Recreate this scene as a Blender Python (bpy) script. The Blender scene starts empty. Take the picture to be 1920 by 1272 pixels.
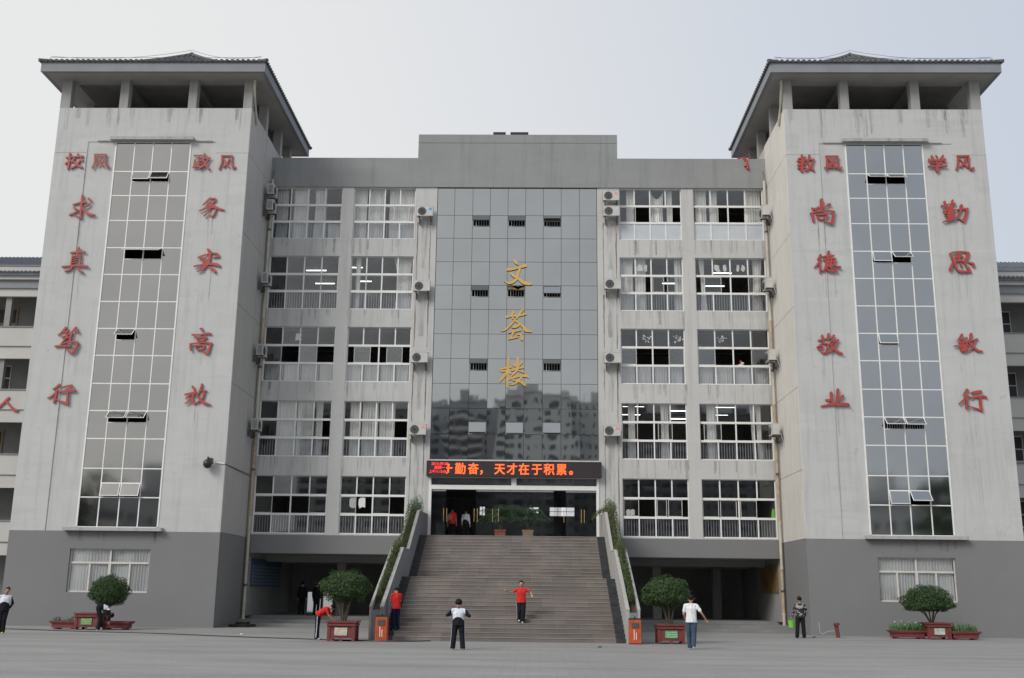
import bpy, bmesh, math, random
from mathutils import Vector, Matrix, noise
random.seed(7)
R = math.radians
sc = bpy.context.scene
COL = sc.collection
# ------------------------------------------------------------------ camera, world, sun, exposure
cam = bpy.data.cameras.new('camera'); camo = bpy.data.objects.new('camera', cam); COL.objects.link(camo)
cam.sensor_width = 36.0; cam.lens = 37.42; cam.clip_start = 0.1; cam.clip_end = 5000
_r = Vector((0.9997328, 0.0199911, 0.0116036)); _u = Vector((-0.0066551, -0.2318052, 0.9727395)); _f = Vector((-0.0221359, 0.9725568, 0.2316102))
M = Matrix(((_r.x, _u.x, -_f.x, 1.0478), (_r.y, _u.y, -_f.y, 0.0), (_r.z, _u.z, -_f.z, 1.713), (0, 0, 0, 1)))
camo.matrix_world = M
sc.camera = camo
SUN_EL, SUN_AZ = R(37), R(-43)          # azimuth from -Y (camera side) towards -X
sun_dir = Vector((math.sin(SUN_AZ) * math.cos(SUN_EL), -math.cos(SUN_AZ) * math.cos(SUN_EL), math.sin(SUN_EL)))
w = bpy.data.worlds.new('World'); sc.world = w; w.use_nodes = True
nt = w.node_tree; nt.nodes.clear()
N = nt.nodes.new; L = nt.links.new
out = N('ShaderNodeOutputWorld'); bg = N('ShaderNodeBackground'); bg.inputs['Strength'].default_value = 0.1
sky = N('ShaderNodeTexSky'); sky.sky_type = 'NISHITA'; sky.sun_disc = False; sky.sun_elevation = SUN_EL
sky.sun_rotation = math.atan2(sun_dir.x, sun_dir.y); sky.dust_density = 6.0; sky.air_density = 1.0
tc = N('ShaderNodeTexCoord'); dot = N('ShaderNodeVectorMath'); dot.operation = 'DOT_PRODUCT'
dot.inputs[1].default_value = (-0.97, -0.05, -0.30)
L(tc.outputs['Generated'], dot.inputs[0])
mr = N('ShaderNodeMapRange'); mr.interpolation_type = 'SMOOTHSTEP'
mr.inputs['From Min'].default_value = -0.80; mr.inputs['From Max'].default_value = 0.20
L(dot.outputs['Value'], mr.inputs['Value'])
hz = N('ShaderNodeMix'); hz.data_type = 'RGBA'
hz.inputs['A'].default_value = (5.6, 6.25, 7.3, 1); hz.inputs['B'].default_value = (8.6, 8.62, 8.58, 1)
L(mr.outputs['Result'], hz.inputs['Factor'])
mx = N('ShaderNodeMix'); mx.data_type = 'RGBA'; mx.inputs['Factor'].default_value = 0.93
L(sky.outputs['Color'], mx.inputs['A']); L(hz.outputs['Result'], mx.inputs['B'])
L(mx.outputs['Result'], bg.inputs['Color']); L(bg.outputs['Background'], out.inputs['Surface'])
sl = bpy.data.lights.new('sun', 'SUN'); sl.energy = 2.0; sl.angle = R(24); sl.color = (1.0, 0.975, 0.94)
slo = bpy.data.objects.new('sun', sl); COL.objects.link(slo)
slo.rotation_euler = sun_dir.to_track_quat('Z', 'Y').to_euler()
sc.view_settings.view_transform = 'Standard'; sc.view_settings.look = 'None'
sc.view_settings.exposure = 0.0; sc.view_settings.gamma = 1.0
sc.render.engine = 'CYCLES'
sc.cycles.max_bounces = 7; sc.cycles.diffuse_bounces = 3; sc.cycles.glossy_bounces = 4; sc.cycles.transparent_max_bounces = 24
sc.cycles.use_denoising = True

D, T = 54.034, 49.427      # main facade plane, tower front plane

# ------------------------------------------------------------------ materials
class NB:
    def __init__(s, name):
        s.m = bpy.data.materials.new(name); s.m.use_nodes = True
        s.t = s.m.node_tree; s.n = s.t.nodes; s.b = s.n['Principled BSDF']; s.o = s.n['Material Output']
    def add(s, k, **kw):
        x = s.n.new(k)
        for a, b in kw.items(): setattr(x, a, b)
        return x
    def ln(s, a, b): s.t.links.new(a, b)
    def pos(s, scale=(1, 1, 1), loc=(0, 0, 0)):
        g = s.add('ShaderNodeNewGeometry'); mp = s.add('ShaderNodeMapping')
        mp.inputs['Scale'].default_value = scale; mp.inputs['Location'].default_value = loc
        s.ln(g.outputs['Position'], mp.inputs['Vector']); return mp.outputs['Vector']
    def noise(s, vec, scale=1, detail=4, rough=0.6):
        x = s.add('ShaderNodeTexNoise'); x.inputs['Scale'].default_value = scale
        x.inputs['Detail'].default_value = detail; x.inputs['Roughness'].default_value = rough
        s.ln(vec, x.inputs['Vector']); return x.outputs['Fac']
    def ramp(s, f, a, b, va=0.0, vb=1.0):
        x = s.add('ShaderNodeMapRange'); x.inputs['From Min'].default_value = a; x.inputs['From Max'].default_value = b
        x.inputs['To Min'].default_value = va; x.inputs['To Max'].default_value = vb
        s.ln(f, x.inputs['Value']); return x.outputs['Result']
    def math(s, op, a, b):
        x = s.add('ShaderNodeMath', operation=op)
        for i, v in enumerate((a, b)):
            if isinstance(v, (int, float)): x.inputs[i].default_value = v
            else: s.ln(v, x.inputs[i])
        return x.outputs[0]
    def mix(s, f, a, b):
        x = s.add('ShaderNodeMix', data_type='RGBA')
        for k, v in (('Factor', f), ('A', a), ('B', b)):
            if isinstance(v, (int, float)): x.inputs[k].default_value = v
            elif isinstance(v, tuple): x.inputs[k].default_value = (*v[:3], 1)
            else: s.ln(v, x.inputs[k])
        return x.outputs['Result']
    def bump(s, h, strength=0.3, dist=0.01):
        x = s.add('ShaderNodeBump'); x.inputs['Strength'].default_value = strength; x.inputs['Distance'].default_value = dist
        s.ln(h, x.inputs['Height']); s.ln(x.outputs['Normal'], s.b.inputs['Normal'])

def plain(name, col, rough=0.6, metal=0.0, var=0.12, vs=3.0, bump=0.0):
    q = NB(name); v = q.pos()
    f = q.noise(v, vs, 5)
    d = tuple(c * (1 - var) for c in col); e = tuple(min(1, c * (1 + var)) for c in col)
    q.ln(q.mix(q.ramp(f, 0.3, 0.7), d, e), q.b.inputs['Base Color'])
    q.b.inputs['Roughness'].default_value = rough; q.b.inputs['Metallic'].default_value = metal
    if bump: q.bump(q.noise(v, vs * 8, 3), 0.4, bump)
    return q.m

def plaster(name, col, dirt, streak=0.5, patch=0.5, lift=1.12, seed=0.0):
    q = NB(name)
    v0 = q.pos(loc=(seed, seed, seed))
    big = q.ramp(q.noise(v0, 0.35, 5, 0.65), 0.35, 0.68)
    st = q.noise(q.pos((2.6, 2.6, 0.16), (seed, 0, 3)), 1.3, 5, 0.7)
    st = q.ramp(st, 0.50, 0.78)
    hb = q.noise(q.pos((0.22, 0.22, 1.6), (0, seed, 9)), 1.2, 4, 0.6)
    hb = q.ramp(hb, 0.42, 0.62)
    fine = q.ramp(q.noise(v0, 6.0, 6, 0.7), 0.35, 0.75)
    spot = q.ramp(q.noise(v0, 1.6, 8, 0.75), 0.60, 0.72)
    # trowelled rectangular patches
    br = q.add('ShaderNodeTexBrick'); br.inputs['Scale'].default_value = 1.0
    br.inputs['Brick Width'].default_value = 1.9; br.inputs['Row Height'].default_value = 0.78
    br.inputs['Mortar Size'].default_value = 0.0; br.inputs['Color1'].default_value = (0, 0, 0, 1); br.inputs['Color2'].default_value = (1, 1, 1, 1)
    rot = q.add('ShaderNodeVectorMath', operation='ADD'); 
    sep = q.add('ShaderNodeSeparateXYZ'); cmb = q.add('ShaderNodeCombineXYZ'); g = q.add('ShaderNodeNewGeometry')
    q.ln(g.outputs['Position'], sep.inputs[0]); q.ln(q.math('ADD', sep.outputs['X'], sep.outputs['Y']), cmb.inputs['X']); q.ln(sep.outputs['Z'], cmb.inputs['Y'])
    q.ln(cmb.outputs[0], rot.inputs[0])
    wob = q.add('ShaderNodeTexNoise'); wob.inputs['Scale'].default_value = 1.5; q.ln(g.outputs['Position'], wob.inputs['Vector'])
    sc_ = q.add('ShaderNodeVectorMath', operation='SCALE'); sc_.inputs['Scale'].default_value = 0.25; q.ln(wob.outputs['Color'], sc_.inputs[0]); q.ln(sc_.outputs[0], rot.inputs[1])
    q.ln(rot.outputs[0], br.inputs['Vector'])
    pt = q.math('MULTIPLY', br.outputs['Color'], hb)
    c = q.mix(q.math('MULTIPLY', big, 0.55), tuple(x * 0.92 for x in col), tuple(min(1, x * lift) for x in col))
    c = q.mix(q.math('MULTIPLY', pt, 0.28 * patch), c, tuple(min(1, x * 1.30) for x in col))
    c = q.mix(q.math('MULTIPLY', q.math('MULTIPLY', hb, big), 0.38 * patch), c, tuple(x * 0.72 for x in col))
    c = q.mix(q.math('MULTIPLY', st, streak), c, dirt)
    c = q.mix(q.math('MULTIPLY', spot, 0.30 * patch + 0.1), c, dirt)
    c = q.mix(q.math('MULTIPLY', fine, 0.10), c, tuple(x * 0.75 for x in col))
    q.ln(c, q.b.inputs['Base Color']); q.b.inputs['Roughness'].default_value = 0.88
    q.bump(q.noise(v0, 3.0, 8, 0.75), 0.35, 0.02)
    return q.m

def glassy(name, tint, refl, rough=0.02, refl_col=(0.85, 0.88, 0.92), fres=1.0):
    """thin window glass: see-through plus a mirror-like part"""
    q = NB(name); q.n.remove(q.b)
    tr = q.add('ShaderNodeBsdfTransparent'); tr.inputs['Color'].default_value = (*tint, 1)
    gl = q.add('ShaderNodeBsdfGlossy'); gl.inputs['Color'].default_value = (*refl_col, 1); gl.inputs['Roughness'].default_value = rough
    ms = q.add('ShaderNodeMixShader')
    lw = q.add('ShaderNodeLayerWeight'); lw.inputs['Blend'].default_value = 0.35
    f = q.ramp(lw.outputs['Fresnel'], 0, 1, refl, min(1, refl + 0.75 * fres))
    dn = q.ramp(q.noise(q.pos((1, 1, 0.6)), 1.1, 4), 0.3, 0.75, 0.0, 0.02)
    q.ln(q.math('ADD', f, dn), ms.inputs[0]); q.ln(tr.outputs[0], ms.inputs[1]); q.ln(gl.outputs[0], ms.inputs[2]); q.ln(ms.outputs[0], q.o.inputs['Surface'])
    return q.m

def mirror(name, col, rough, wav, dist, vscale=(1, 1, 0.8), var=0.05):
    q = NB(name)
    v = q.pos(vscale)
    f = q.noise(q.pos(), 0.35, 3)
    q.ln(q.mix(q.ramp(f, 0.3, 0.7), tuple(c * (1 - var) for c in col), tuple(c * (1 + var) for c in col)), q.b.inputs['Base Color'])
    q.b.inputs['Metallic'].default_value = 1.0; q.b.inputs['Roughness'].default_value = rough
    q.bump(q.noise(v, wav, 2, 0.5), 1.0, dist)
    return q.m

def emit(name, col, s):
    q = NB(name); q.b.inputs['Base Color'].default_value = (*col, 1)
    q.b.inputs['Emission Color'].default_value = (*col, 1); q.b.inputs['Emission Strength'].default_value = s
    return q.m

m_wall = plaster('weathered_plaster', (0.52, 0.522, 0.515), (0.25, 0.245, 0.23), 0.38, 1.35)
m_face = plaster('facade_plaster', (0.53, 0.528, 0.515), (0.25, 0.24, 0.225), 0.50, 0.7, seed=5.0)
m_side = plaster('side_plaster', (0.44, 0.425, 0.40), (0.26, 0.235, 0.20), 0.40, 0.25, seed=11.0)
m_side_lit = plaster('side_plaster_sunlit', (0.64, 0.615, 0.57), (0.32, 0.29, 0.25), 0.40, 0.3, seed=14.0)  # same plaster on the right tower, sunlight put into its paler, warmer colour
m_base = plaster('grey_painted_plinth', (0.205, 0.206, 0.208), (0.155, 0.16, 0.165), 0.12, 0.10, 1.05, seed=2.0)
m_para = plaster('grey_parapet_paint', (0.275, 0.28, 0.28), (0.17, 0.177, 0.18), 0.6, 1.0, 1.2, seed=17.0)
m_fascia = plain('eave_grey_paint', (0.235, 0.245, 0.265), 0.8, var=0.1, vs=0.8)
m_soffit = plain('eave_soffit', (0.34, 0.33, 0.31), 0.9, var=0.1, vs=0.7)
m_bare = plain('bare_concrete_shade_tone', (0.16, 0.155, 0.15), 0.9, var=0.2, vs=0.8)  # unpainted concrete, its tone also darkened for the belvedere ceiling's shade
m_pillar = plaster('pillar_concrete', (0.35, 0.345, 0.33), (0.17, 0.165, 0.16), 0.6, 0.8, seed=23.0)
m_tile = plain('roof_tile_grey', (0.105, 0.105, 0.11), 0.75, var=0.35, vs=4)
m_tileb = plain('roof_tile_blue_grey', (0.10, 0.115, 0.14), 0.7, var=0.35, vs=5)
m_white = plain('white_aluminium', (0.76, 0.755, 0.735), 0.45, var=0.06, vs=4)
m_alu = plain('silver_aluminium', (0.60, 0.61, 0.61), 0.4, 0.3, var=0.05)
m_sash = plain('pale_sash_metal', (0.58, 0.56, 0.52), 0.5, var=0.1, vs=5)
m_rail = plain('railing_paint', (0.50, 0.50, 0.49), 0.5, var=0.15)
m_glass = glassy('window_glass', (0.97, 0.975, 0.97), 0.035, fres=.5)
m_glass_hi = glassy('window_glass_dusty', (0.955, 0.96, 0.96), 0.085, 0.10, fres=.5)
m_glass_low = glassy('window_glass_low', (0.94, 0.95, 0.96), 0.04, fres=.5)
m_doorglass = glassy('door_glass', (0.90, 0.905, 0.905), 0.022, fres=.3)
m_frost = plain('frosted_panel', (0.50, 0.53, 0.56), 0.25, var=0.06)
m_curt = None
m_strip = mirror('tower_strip_glass', (0.335, 0.335, 0.33), 0.05, 0.55, 0.004)
m_strip_r = mirror('tower_strip_glass_blue', (0.36, 0.375, 0.38), 0.05, 0.55, 0.004)
m_curtain_glass = mirror('central_mirror_glass', (0.375, 0.39, 0.395), 0.025, 0.42, 0.0065, (1.4, 1, 0.6))
m_gasket = plain('dark_gasket', (0.045, 0.045, 0.05), 0.6)
m_dark = plain('unlit_interior_black', (0.02, 0.02, 0.02), 0.9)  # near-black colour paints in the darkness of unlit interiors
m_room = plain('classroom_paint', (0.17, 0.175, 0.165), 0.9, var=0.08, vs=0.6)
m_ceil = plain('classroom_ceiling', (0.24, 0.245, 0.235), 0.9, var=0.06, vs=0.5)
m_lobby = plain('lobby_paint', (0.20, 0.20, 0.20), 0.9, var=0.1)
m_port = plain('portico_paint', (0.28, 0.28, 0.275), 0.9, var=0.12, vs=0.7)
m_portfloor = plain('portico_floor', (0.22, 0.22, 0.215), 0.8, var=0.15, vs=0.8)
m_red = plain('red_painted_metal', (0.40, 0.055, 0.045), 0.5, var=0.14, vs=3)
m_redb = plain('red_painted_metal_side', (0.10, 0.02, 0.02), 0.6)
m_gold = plain('gilt_metal', (0.66, 0.42, 0.12), 0.38, 0.35, var=0.15, vs=3)
m_brass = plain('brass', (0.75, 0.50, 0.20), 0.25, 1.0)
m_black = plain('black_plastic', (0.02, 0.02, 0.022), 0.4)
m_steel = plain('grey_steel', (0.10, 0.10, 0.10), 0.5, 0.5)
m_ac = plain('air_conditioner_cream', (0.52, 0.51, 0.48), 0.5, var=0.12, vs=3)
m_acd = plain('air_conditioner_grille', (0.16, 0.165, 0.165), 0.6, var=0.2, vs=5)
m_pipe = plain('downpipe_cream', (0.50, 0.46, 0.38), 0.6, var=0.18, vs=1.2)
m_piper = plain('downpipe_rusty', (0.40, 0.31, 0.21), 0.7, var=0.35, vs=3)
m_sill = plaster('weathered_sill', (0.42, 0.415, 0.40), (0.16, 0.155, 0.15), 0.7, 0.8, seed=31)
m_leaf = None

def leafmat(name, a, b, c):
    q = NB(name); oi = q.add('ShaderNodeNewGeometry')
    r = oi.outputs['Random Per Island']
    x = q.mix(q.ramp(r, 0, 0.7), a, b); x = q.mix(q.ramp(r, 0.85, 1.0), x, c)
    q.ln(x, q.b.inputs['Base Color']); q.b.inputs['Roughness'].default_value = 0.55
    q.b.inputs['Subsurface Weight'].default_value = 0.0
    tr = q.add('ShaderNodeBsdfTranslucent'); q.ln(x, tr.inputs['Color']); ms = q.add('ShaderNodeMixShader'); ms.inputs[0].default_value = 0.25
    q.ln(q.b.outputs[0], ms.inputs[1]); q.ln(tr.outputs[0], ms.inputs[2]); q.ln(ms.outputs[0], q.o.inputs['Surface'])
    return q.m
m_leaf = leafmat('topiary_leaf', (0.020, 0.048, 0.014), (0.050, 0.100, 0.026), (0.095, 0.16, 0.04))
m_leaf2 = leafmat('hedge_leaf', (0.035, 0.060, 0.018), (0.085, 0.125, 0.035), (0.14, 0.12, 0.04))
m_leaf3 = leafmat('palm_leaf', (0.05, 0.13, 0.04), (0.10, 0.22, 0.07), (0.15, 0.30, 0.10))
m_twig = plain('twig_bark', (0.10, 0.085, 0.06), 0.9, var=0.3, vs=8)
m_soil = plain('soil', (0.06, 0.045, 0.03), 1.0, var=0.3, vs=10)
m_box = plain('oxblood_planter', (0.165, 0.035, 0.033), 0.55, var=0.25, vs=4)
m_step = None
def stepmat():
    q = NB('granite_steps'); v = q.pos()
    f = q.ramp(q.noise(v, 0.5, 5, 0.6), 0.35, 0.7)
    c = q.mix(f, (0.158, 0.138, 0.124), (0.235, 0.200, 0.182))
    # slabs of stone laid along each step
    br = q.add('ShaderNodeTexBrick'); br.inputs['Brick Width'].default_value = 0.9; br.inputs['Row Height'].default_value = 0.306
    br.inputs['Scale'].default_value = 1; br.inputs['Mortar Size'].default_value = 0.006; br.inputs['Mortar'].default_value = (0.45, 0.45, 0.45, 1)
    br.inputs['Color1'].default_value = (0.78, 0.78, 0.78, 1); br.inputs['Color2'].default_value = (1.12, 1.1, 1.08, 1)
    sep = q.add('ShaderNodeSeparateXYZ'); cm = q.add('ShaderNodeCombineXYZ'); g = q.add('ShaderNodeNewGeometry')
    q.ln(g.outputs['Position'], sep.inputs[0]); q.ln(sep.outputs['X'], cm.inputs['X']); q.ln(q.math('ADD', sep.outputs['Z'], 0.002), cm.inputs['Y']); q.ln(cm.outputs[0], br.inputs['Vector'])
    mm = q.add('ShaderNodeMix', data_type='RGBA', blend_type='MULTIPLY'); mm.inputs['Factor'].default_value = 0.8
    q.ln(c, mm.inputs['A']); q.ln(br.outputs['Color'], mm.inputs['B'])
    dirt = q.ramp(q.noise(q.pos((0.4, 3, 3)), 2.0, 6, 0.7), 0.45, 0.8)
    q.ln(q.mix(q.math('MULTIPLY', dirt, 0.45), mm.outputs['Result'], (0.10, 0.095, 0.09)), q.b.inputs['Base Color'])
    q.b.inputs['Roughness'].default_value = 0.6; q.bump(q.noise(v, 40, 3), 0.15, 0.004)
    return q.m
m_step = stepmat()
m_nose = plain('worn_step_edge', (0.36, 0.34, 0.32), 0.6, var=0.25, vs=1.2)
m_band = plain('black_granite_band', (0.040, 0.042, 0.047), 0.4, var=0.35, vs=3)
def pavemat():
    q = NB('plaza_pavers'); g = q.add('ShaderNodeNewGeometry')
    br = q.add('ShaderNodeTexBrick'); br.inputs['Scale'].default_value = 1.0; br.inputs['Brick Width'].default_value = 0.62; br.inputs['Row Height'].default_value = 0.31
    br.inputs['Mortar Size'].default_value = 0.010; br.inputs['Mortar Smooth'].default_value = 0.3
    br.inputs['Color1'].default_value = (0.28, 0.278, 0.271, 1); br.inputs['Color2'].default_value = (0.295, 0.292, 0.28, 1); br.inputs['Mortar'].default_value = (0.225, 0.223, 0.216, 1)
    q.ln(g.outputs['Position'], br.inputs['Vector'])
    a = q.ramp(q.noise(q.pos((0.12, 0.5, 1)), 1.2, 6, 0.65), 0.38, 0.66)
    b = q.ramp(q.noise(q.pos(), 2.4, 7, 0.75), 0.55, 0.75)
    c = q.mix(q.math('MULTIPLY', a, 0.6), br.outputs['Color'], (0.165, 0.165, 0.16))
    c = q.mix(q.math('MULTIPLY', b, 0.5), c, (0.31, 0.305, 0.29))
    st = q.ramp(q.noise(q.pos((0.5, 1.6, 1), (7, 3, 0)), 0.9, 8, 0.8), 0.60, 0.68)
    c = q.mix(q.math('MULTIPLY', st, 0.48), c, (0.12, 0.12, 0.118))
    q.ln(c, q.b.inputs['Base Color']); q.b.inputs['Roughness'].default_value = 0.75
    h = q.math('ADD', q.math('MULTIPLY', br.outputs['Fac'], -1.0), q.math('MULTIPLY', q.noise(q.pos(), 9, 4), 0.6))
    q.bump(h, 0.5, 0.008)
    return q.m
m_pave = pavemat()
def rustmat():
    q = NB('rust_run'); g = q.noise(q.pos((9, 9, 0.35)), 1.0, 5, 0.7); v = q.noise(q.pos((1, 1, 0.5)), 1.3, 3)
    q.ln(q.mix(q.ramp(g, 0.4, 0.6), (0.24, 0.11, 0.045), (0.16, 0.13, 0.10)), q.b.inputs['Base Color']); q.b.inputs['Roughness'].default_value = 0.9
    tr = q.add('ShaderNodeBsdfTransparent'); ms = q.add('ShaderNodeMixShader')
    q.ln(q.math('MULTIPLY', q.ramp(g, 0.36, 0.58), q.ramp(v, 0.30, 0.55, 0.3, 1.0)), ms.inputs[0]); q.ln(tr.outputs[0], ms.inputs[1]); q.ln(q.b.outputs[0], ms.inputs[2]); q.ln(ms.outputs[0], q.o.inputs['Surface'])
    return q.m
m_rust = rustmat()
def grimemat():
    q = NB('black_grime_run'); g = q.noise(q.pos((7, 7, 0.5)), 1.0, 6, 0.75)
    q.b.inputs['Base Color'].default_value = (0.10, 0.098, 0.09, 1); q.b.inputs['Roughness'].default_value = 0.9
    tr = q.add('ShaderNodeBsdfTransparent'); ms = q.add('ShaderNodeMixShader')
    q.ln(q.ramp(g, 0.42, 0.80, 0.0, 0.45), ms.inputs[0]); q.ln(tr.outputs[0], ms.inputs[1]); q.ln(q.b.outputs[0], ms.inputs[2]); q.ln(ms.outputs[0], q.o.inputs['Surface'])
    return q.m
m_grime = grimemat()

# ------------------------------------------------------------------ mesh builder
class MB:
    def __init__(s): s.v = []; s.f = []; s.mi = []; s.cur = 0
    def _add(s, vs, fs):
        b = len(s.v); s.v += [tuple(v) for v in vs]
        for f in fs: s.f.append(tuple(i + b for i in f)); s.mi.append(s.cur)
        return s
    def box(s, x0, x1, y0, y1, z0, z1):
        if x0 > x1: x0, x1 = x1, x0
        if y0 > y1: y0, y1 = y1, y0
        if z0 > z1: z0, z1 = z1, z0
        return s._add([(x0,y0,z0),(x1,y0,z0),(x1,y1,z0),(x0,y1,z0),(x0,y0,z1),(x1,y0,z1),(x1,y1,z1),(x0,y1,z1)],
                      [(0,3,2,1),(4,5,6,7),(0,1,5,4),(1,2,6,5),(2,3,7,6),(3,0,4,7)])
    def poly(s, pts): return s._add(pts, [tuple(range(len(pts)))])
    def prism(s, pts, off):
        n = len(pts); o = Vector(off); a = [Vector(p) for p in pts]; b = [p + o for p in a]
        return s._add(a + b, [tuple(range(n))[::-1], tuple(range(n, 2 * n))] + [(i, (i + 1) % n, n + (i + 1) % n, n + i) for i in range(n)])
    def tube(s, pts, r, n=8, cap=True):
        P = [Vector(p) for p in pts]; rings = []
        for i, p in enumerate(P):
            t = (P[min(i + 1, len(P) - 1)] - P[max(i - 1, 0)])
            if t.length < 1e-9: t = Vector((0, 0, 1))
            t.normalize(); a = Vector((0, 0, 1)) if abs(t.z) < 0.9 else Vector((1, 0, 0))
            u = t.cross(a).normalized(); v = t.cross(u)
            rr = r[i] if isinstance(r, (list, tuple)) else r
            rings.append([p + (u * math.cos(2 * math.pi * k / n) + v * math.sin(2 * math.pi * k / n)) * rr for k in range(n)])
        vs = [q for g in rings for q in g]; fs = []
        for i in range(len(P) - 1):
            for k in range(n):
                fs.append((i * n + k, i * n + (k + 1) % n, (i + 1) * n + (k + 1) % n, (i + 1) * n + k))
        if cap: fs.append(tuple(range(n))[::-1]); fs.append(tuple(range(len(vs) - n, len(vs))))
        return s._add(vs, fs)
    def disc(s, c, r, axis, h, n=20):
        c = Vector(c); a = Vector(axis).normalized()
        return s.tube([c, c + a * h], r, n)
    def ball(s, c, r, n=10, m=7, rot=None):
        c = Vector(c); r = Vector(r) if not isinstance(r, (int, float)) else Vector((r, r, r)); vs = []
        for i in range(m + 1):
            th = math.pi * i / m
            for k in range(n):
                ph = 2 * math.pi * k / n
                d = Vector((r.x * math.sin(th) * math.cos(ph), r.y * math.sin(th) * math.sin(ph), r.z * math.cos(th)))
                if rot: d = rot @ d
                vs.append(c + d)
        fs = []
        for i in range(m):
            for k in range(n): fs.append((i * n + k, (i + 1) * n + k, (i + 1) * n + (k + 1) % n, i * n + (k + 1) % n))
        return s._add(vs, fs)
    def xf(s, mat): s.v = [tuple(mat @ Vector(v)) for v in s.v]; return s
    def build(s, name, mats, parent=None, smooth=False):
        o = rootloc(parent)
        me = bpy.data.meshes.new(name)
        me.from_pydata([(v[0] - o.x, v[1] - o.y, v[2] - o.z) for v in s.v], [], s.f)
        if not isinstance(mats, (list, tuple)): mats = [mats]
        for m in mats: me.materials.append(m)
        if len(mats) > 1: me.polygons.foreach_set('material_index', s.mi)
        if smooth: me.polygons.foreach_set('use_smooth', [True] * len(me.polygons))
        me.validate(); me.update()
        ob = bpy.data.objects.new(name, me); COL.objects.link(ob)
        if parent: ob.parent = parent
        return ob
def build_sides(mb, name, mat, parent):
    """left and right pieces as two objects"""
    for s in (-1, 1):
        m = MB(); mp = {}
        for f in mb.f:
            if (sum(mb.v[i][0] for i in f) / len(f)) * s > 0:
                for i in f:
                    if i not in mp: mp[i] = len(m.v); m.v.append(mb.v[i])
                m.f.append(tuple(mp[i] for i in f)); m.mi.append(0)
        m.build(name, mat, parent)
def rootloc(p):
    if p is None: return Vector((0, 0, 0))
    while p.parent: p = p.parent
    return p.location.copy()
def thing(name, label, cat, loc=(0, 0, 0), group=None):
    o = bpy.data.objects.new(name, None); COL.objects.link(o); o.location = loc; o.empty_display_size = 0.3
    o['label'] = label; o['category'] = cat
    if group: o['group'] = group
    return o
def tag(o, label, cat, group=None):
    o['label'] = label; o['category'] = cat
    if group: o['group'] = group
    return o
def center_origin(o):
    """put a top-level mesh's origin at the middle of its foot"""
    me = o.data; xs = [v.co for v in me.vertices]
    c = Vector(((min(v.x for v in xs) + max(v.x for v in xs)) / 2, (min(v.y for v in xs) + max(v.y for v in xs)) / 2, min(v.z for v in xs)))
    me.transform(Matrix.Translation(-c)); o.location = o.location + c; return o
def struct(o): o['kind'] = 'structure'; return o
def stuff(o): o['kind'] = 'stuff'; return o
def grid_wall(mb, xs, zs, solid, y0, y1):
    for i in range(len(xs) - 1):
        j = 0
        while j < len(zs) - 1:
            if solid(0.5 * (xs[i] + xs[i + 1]), 0.5 * (zs[j] + zs[j + 1])):
                k = j
                while k + 1 < len(zs) - 1 and solid(0.5 * (xs[i] + xs[i + 1]), 0.5 * (zs[k + 1] + zs[k + 2])): k += 1
                mb.box(xs[i], xs[i + 1], y0, y1, zs[j], zs[k + 1]); j = k + 1
            else: j += 1
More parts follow.
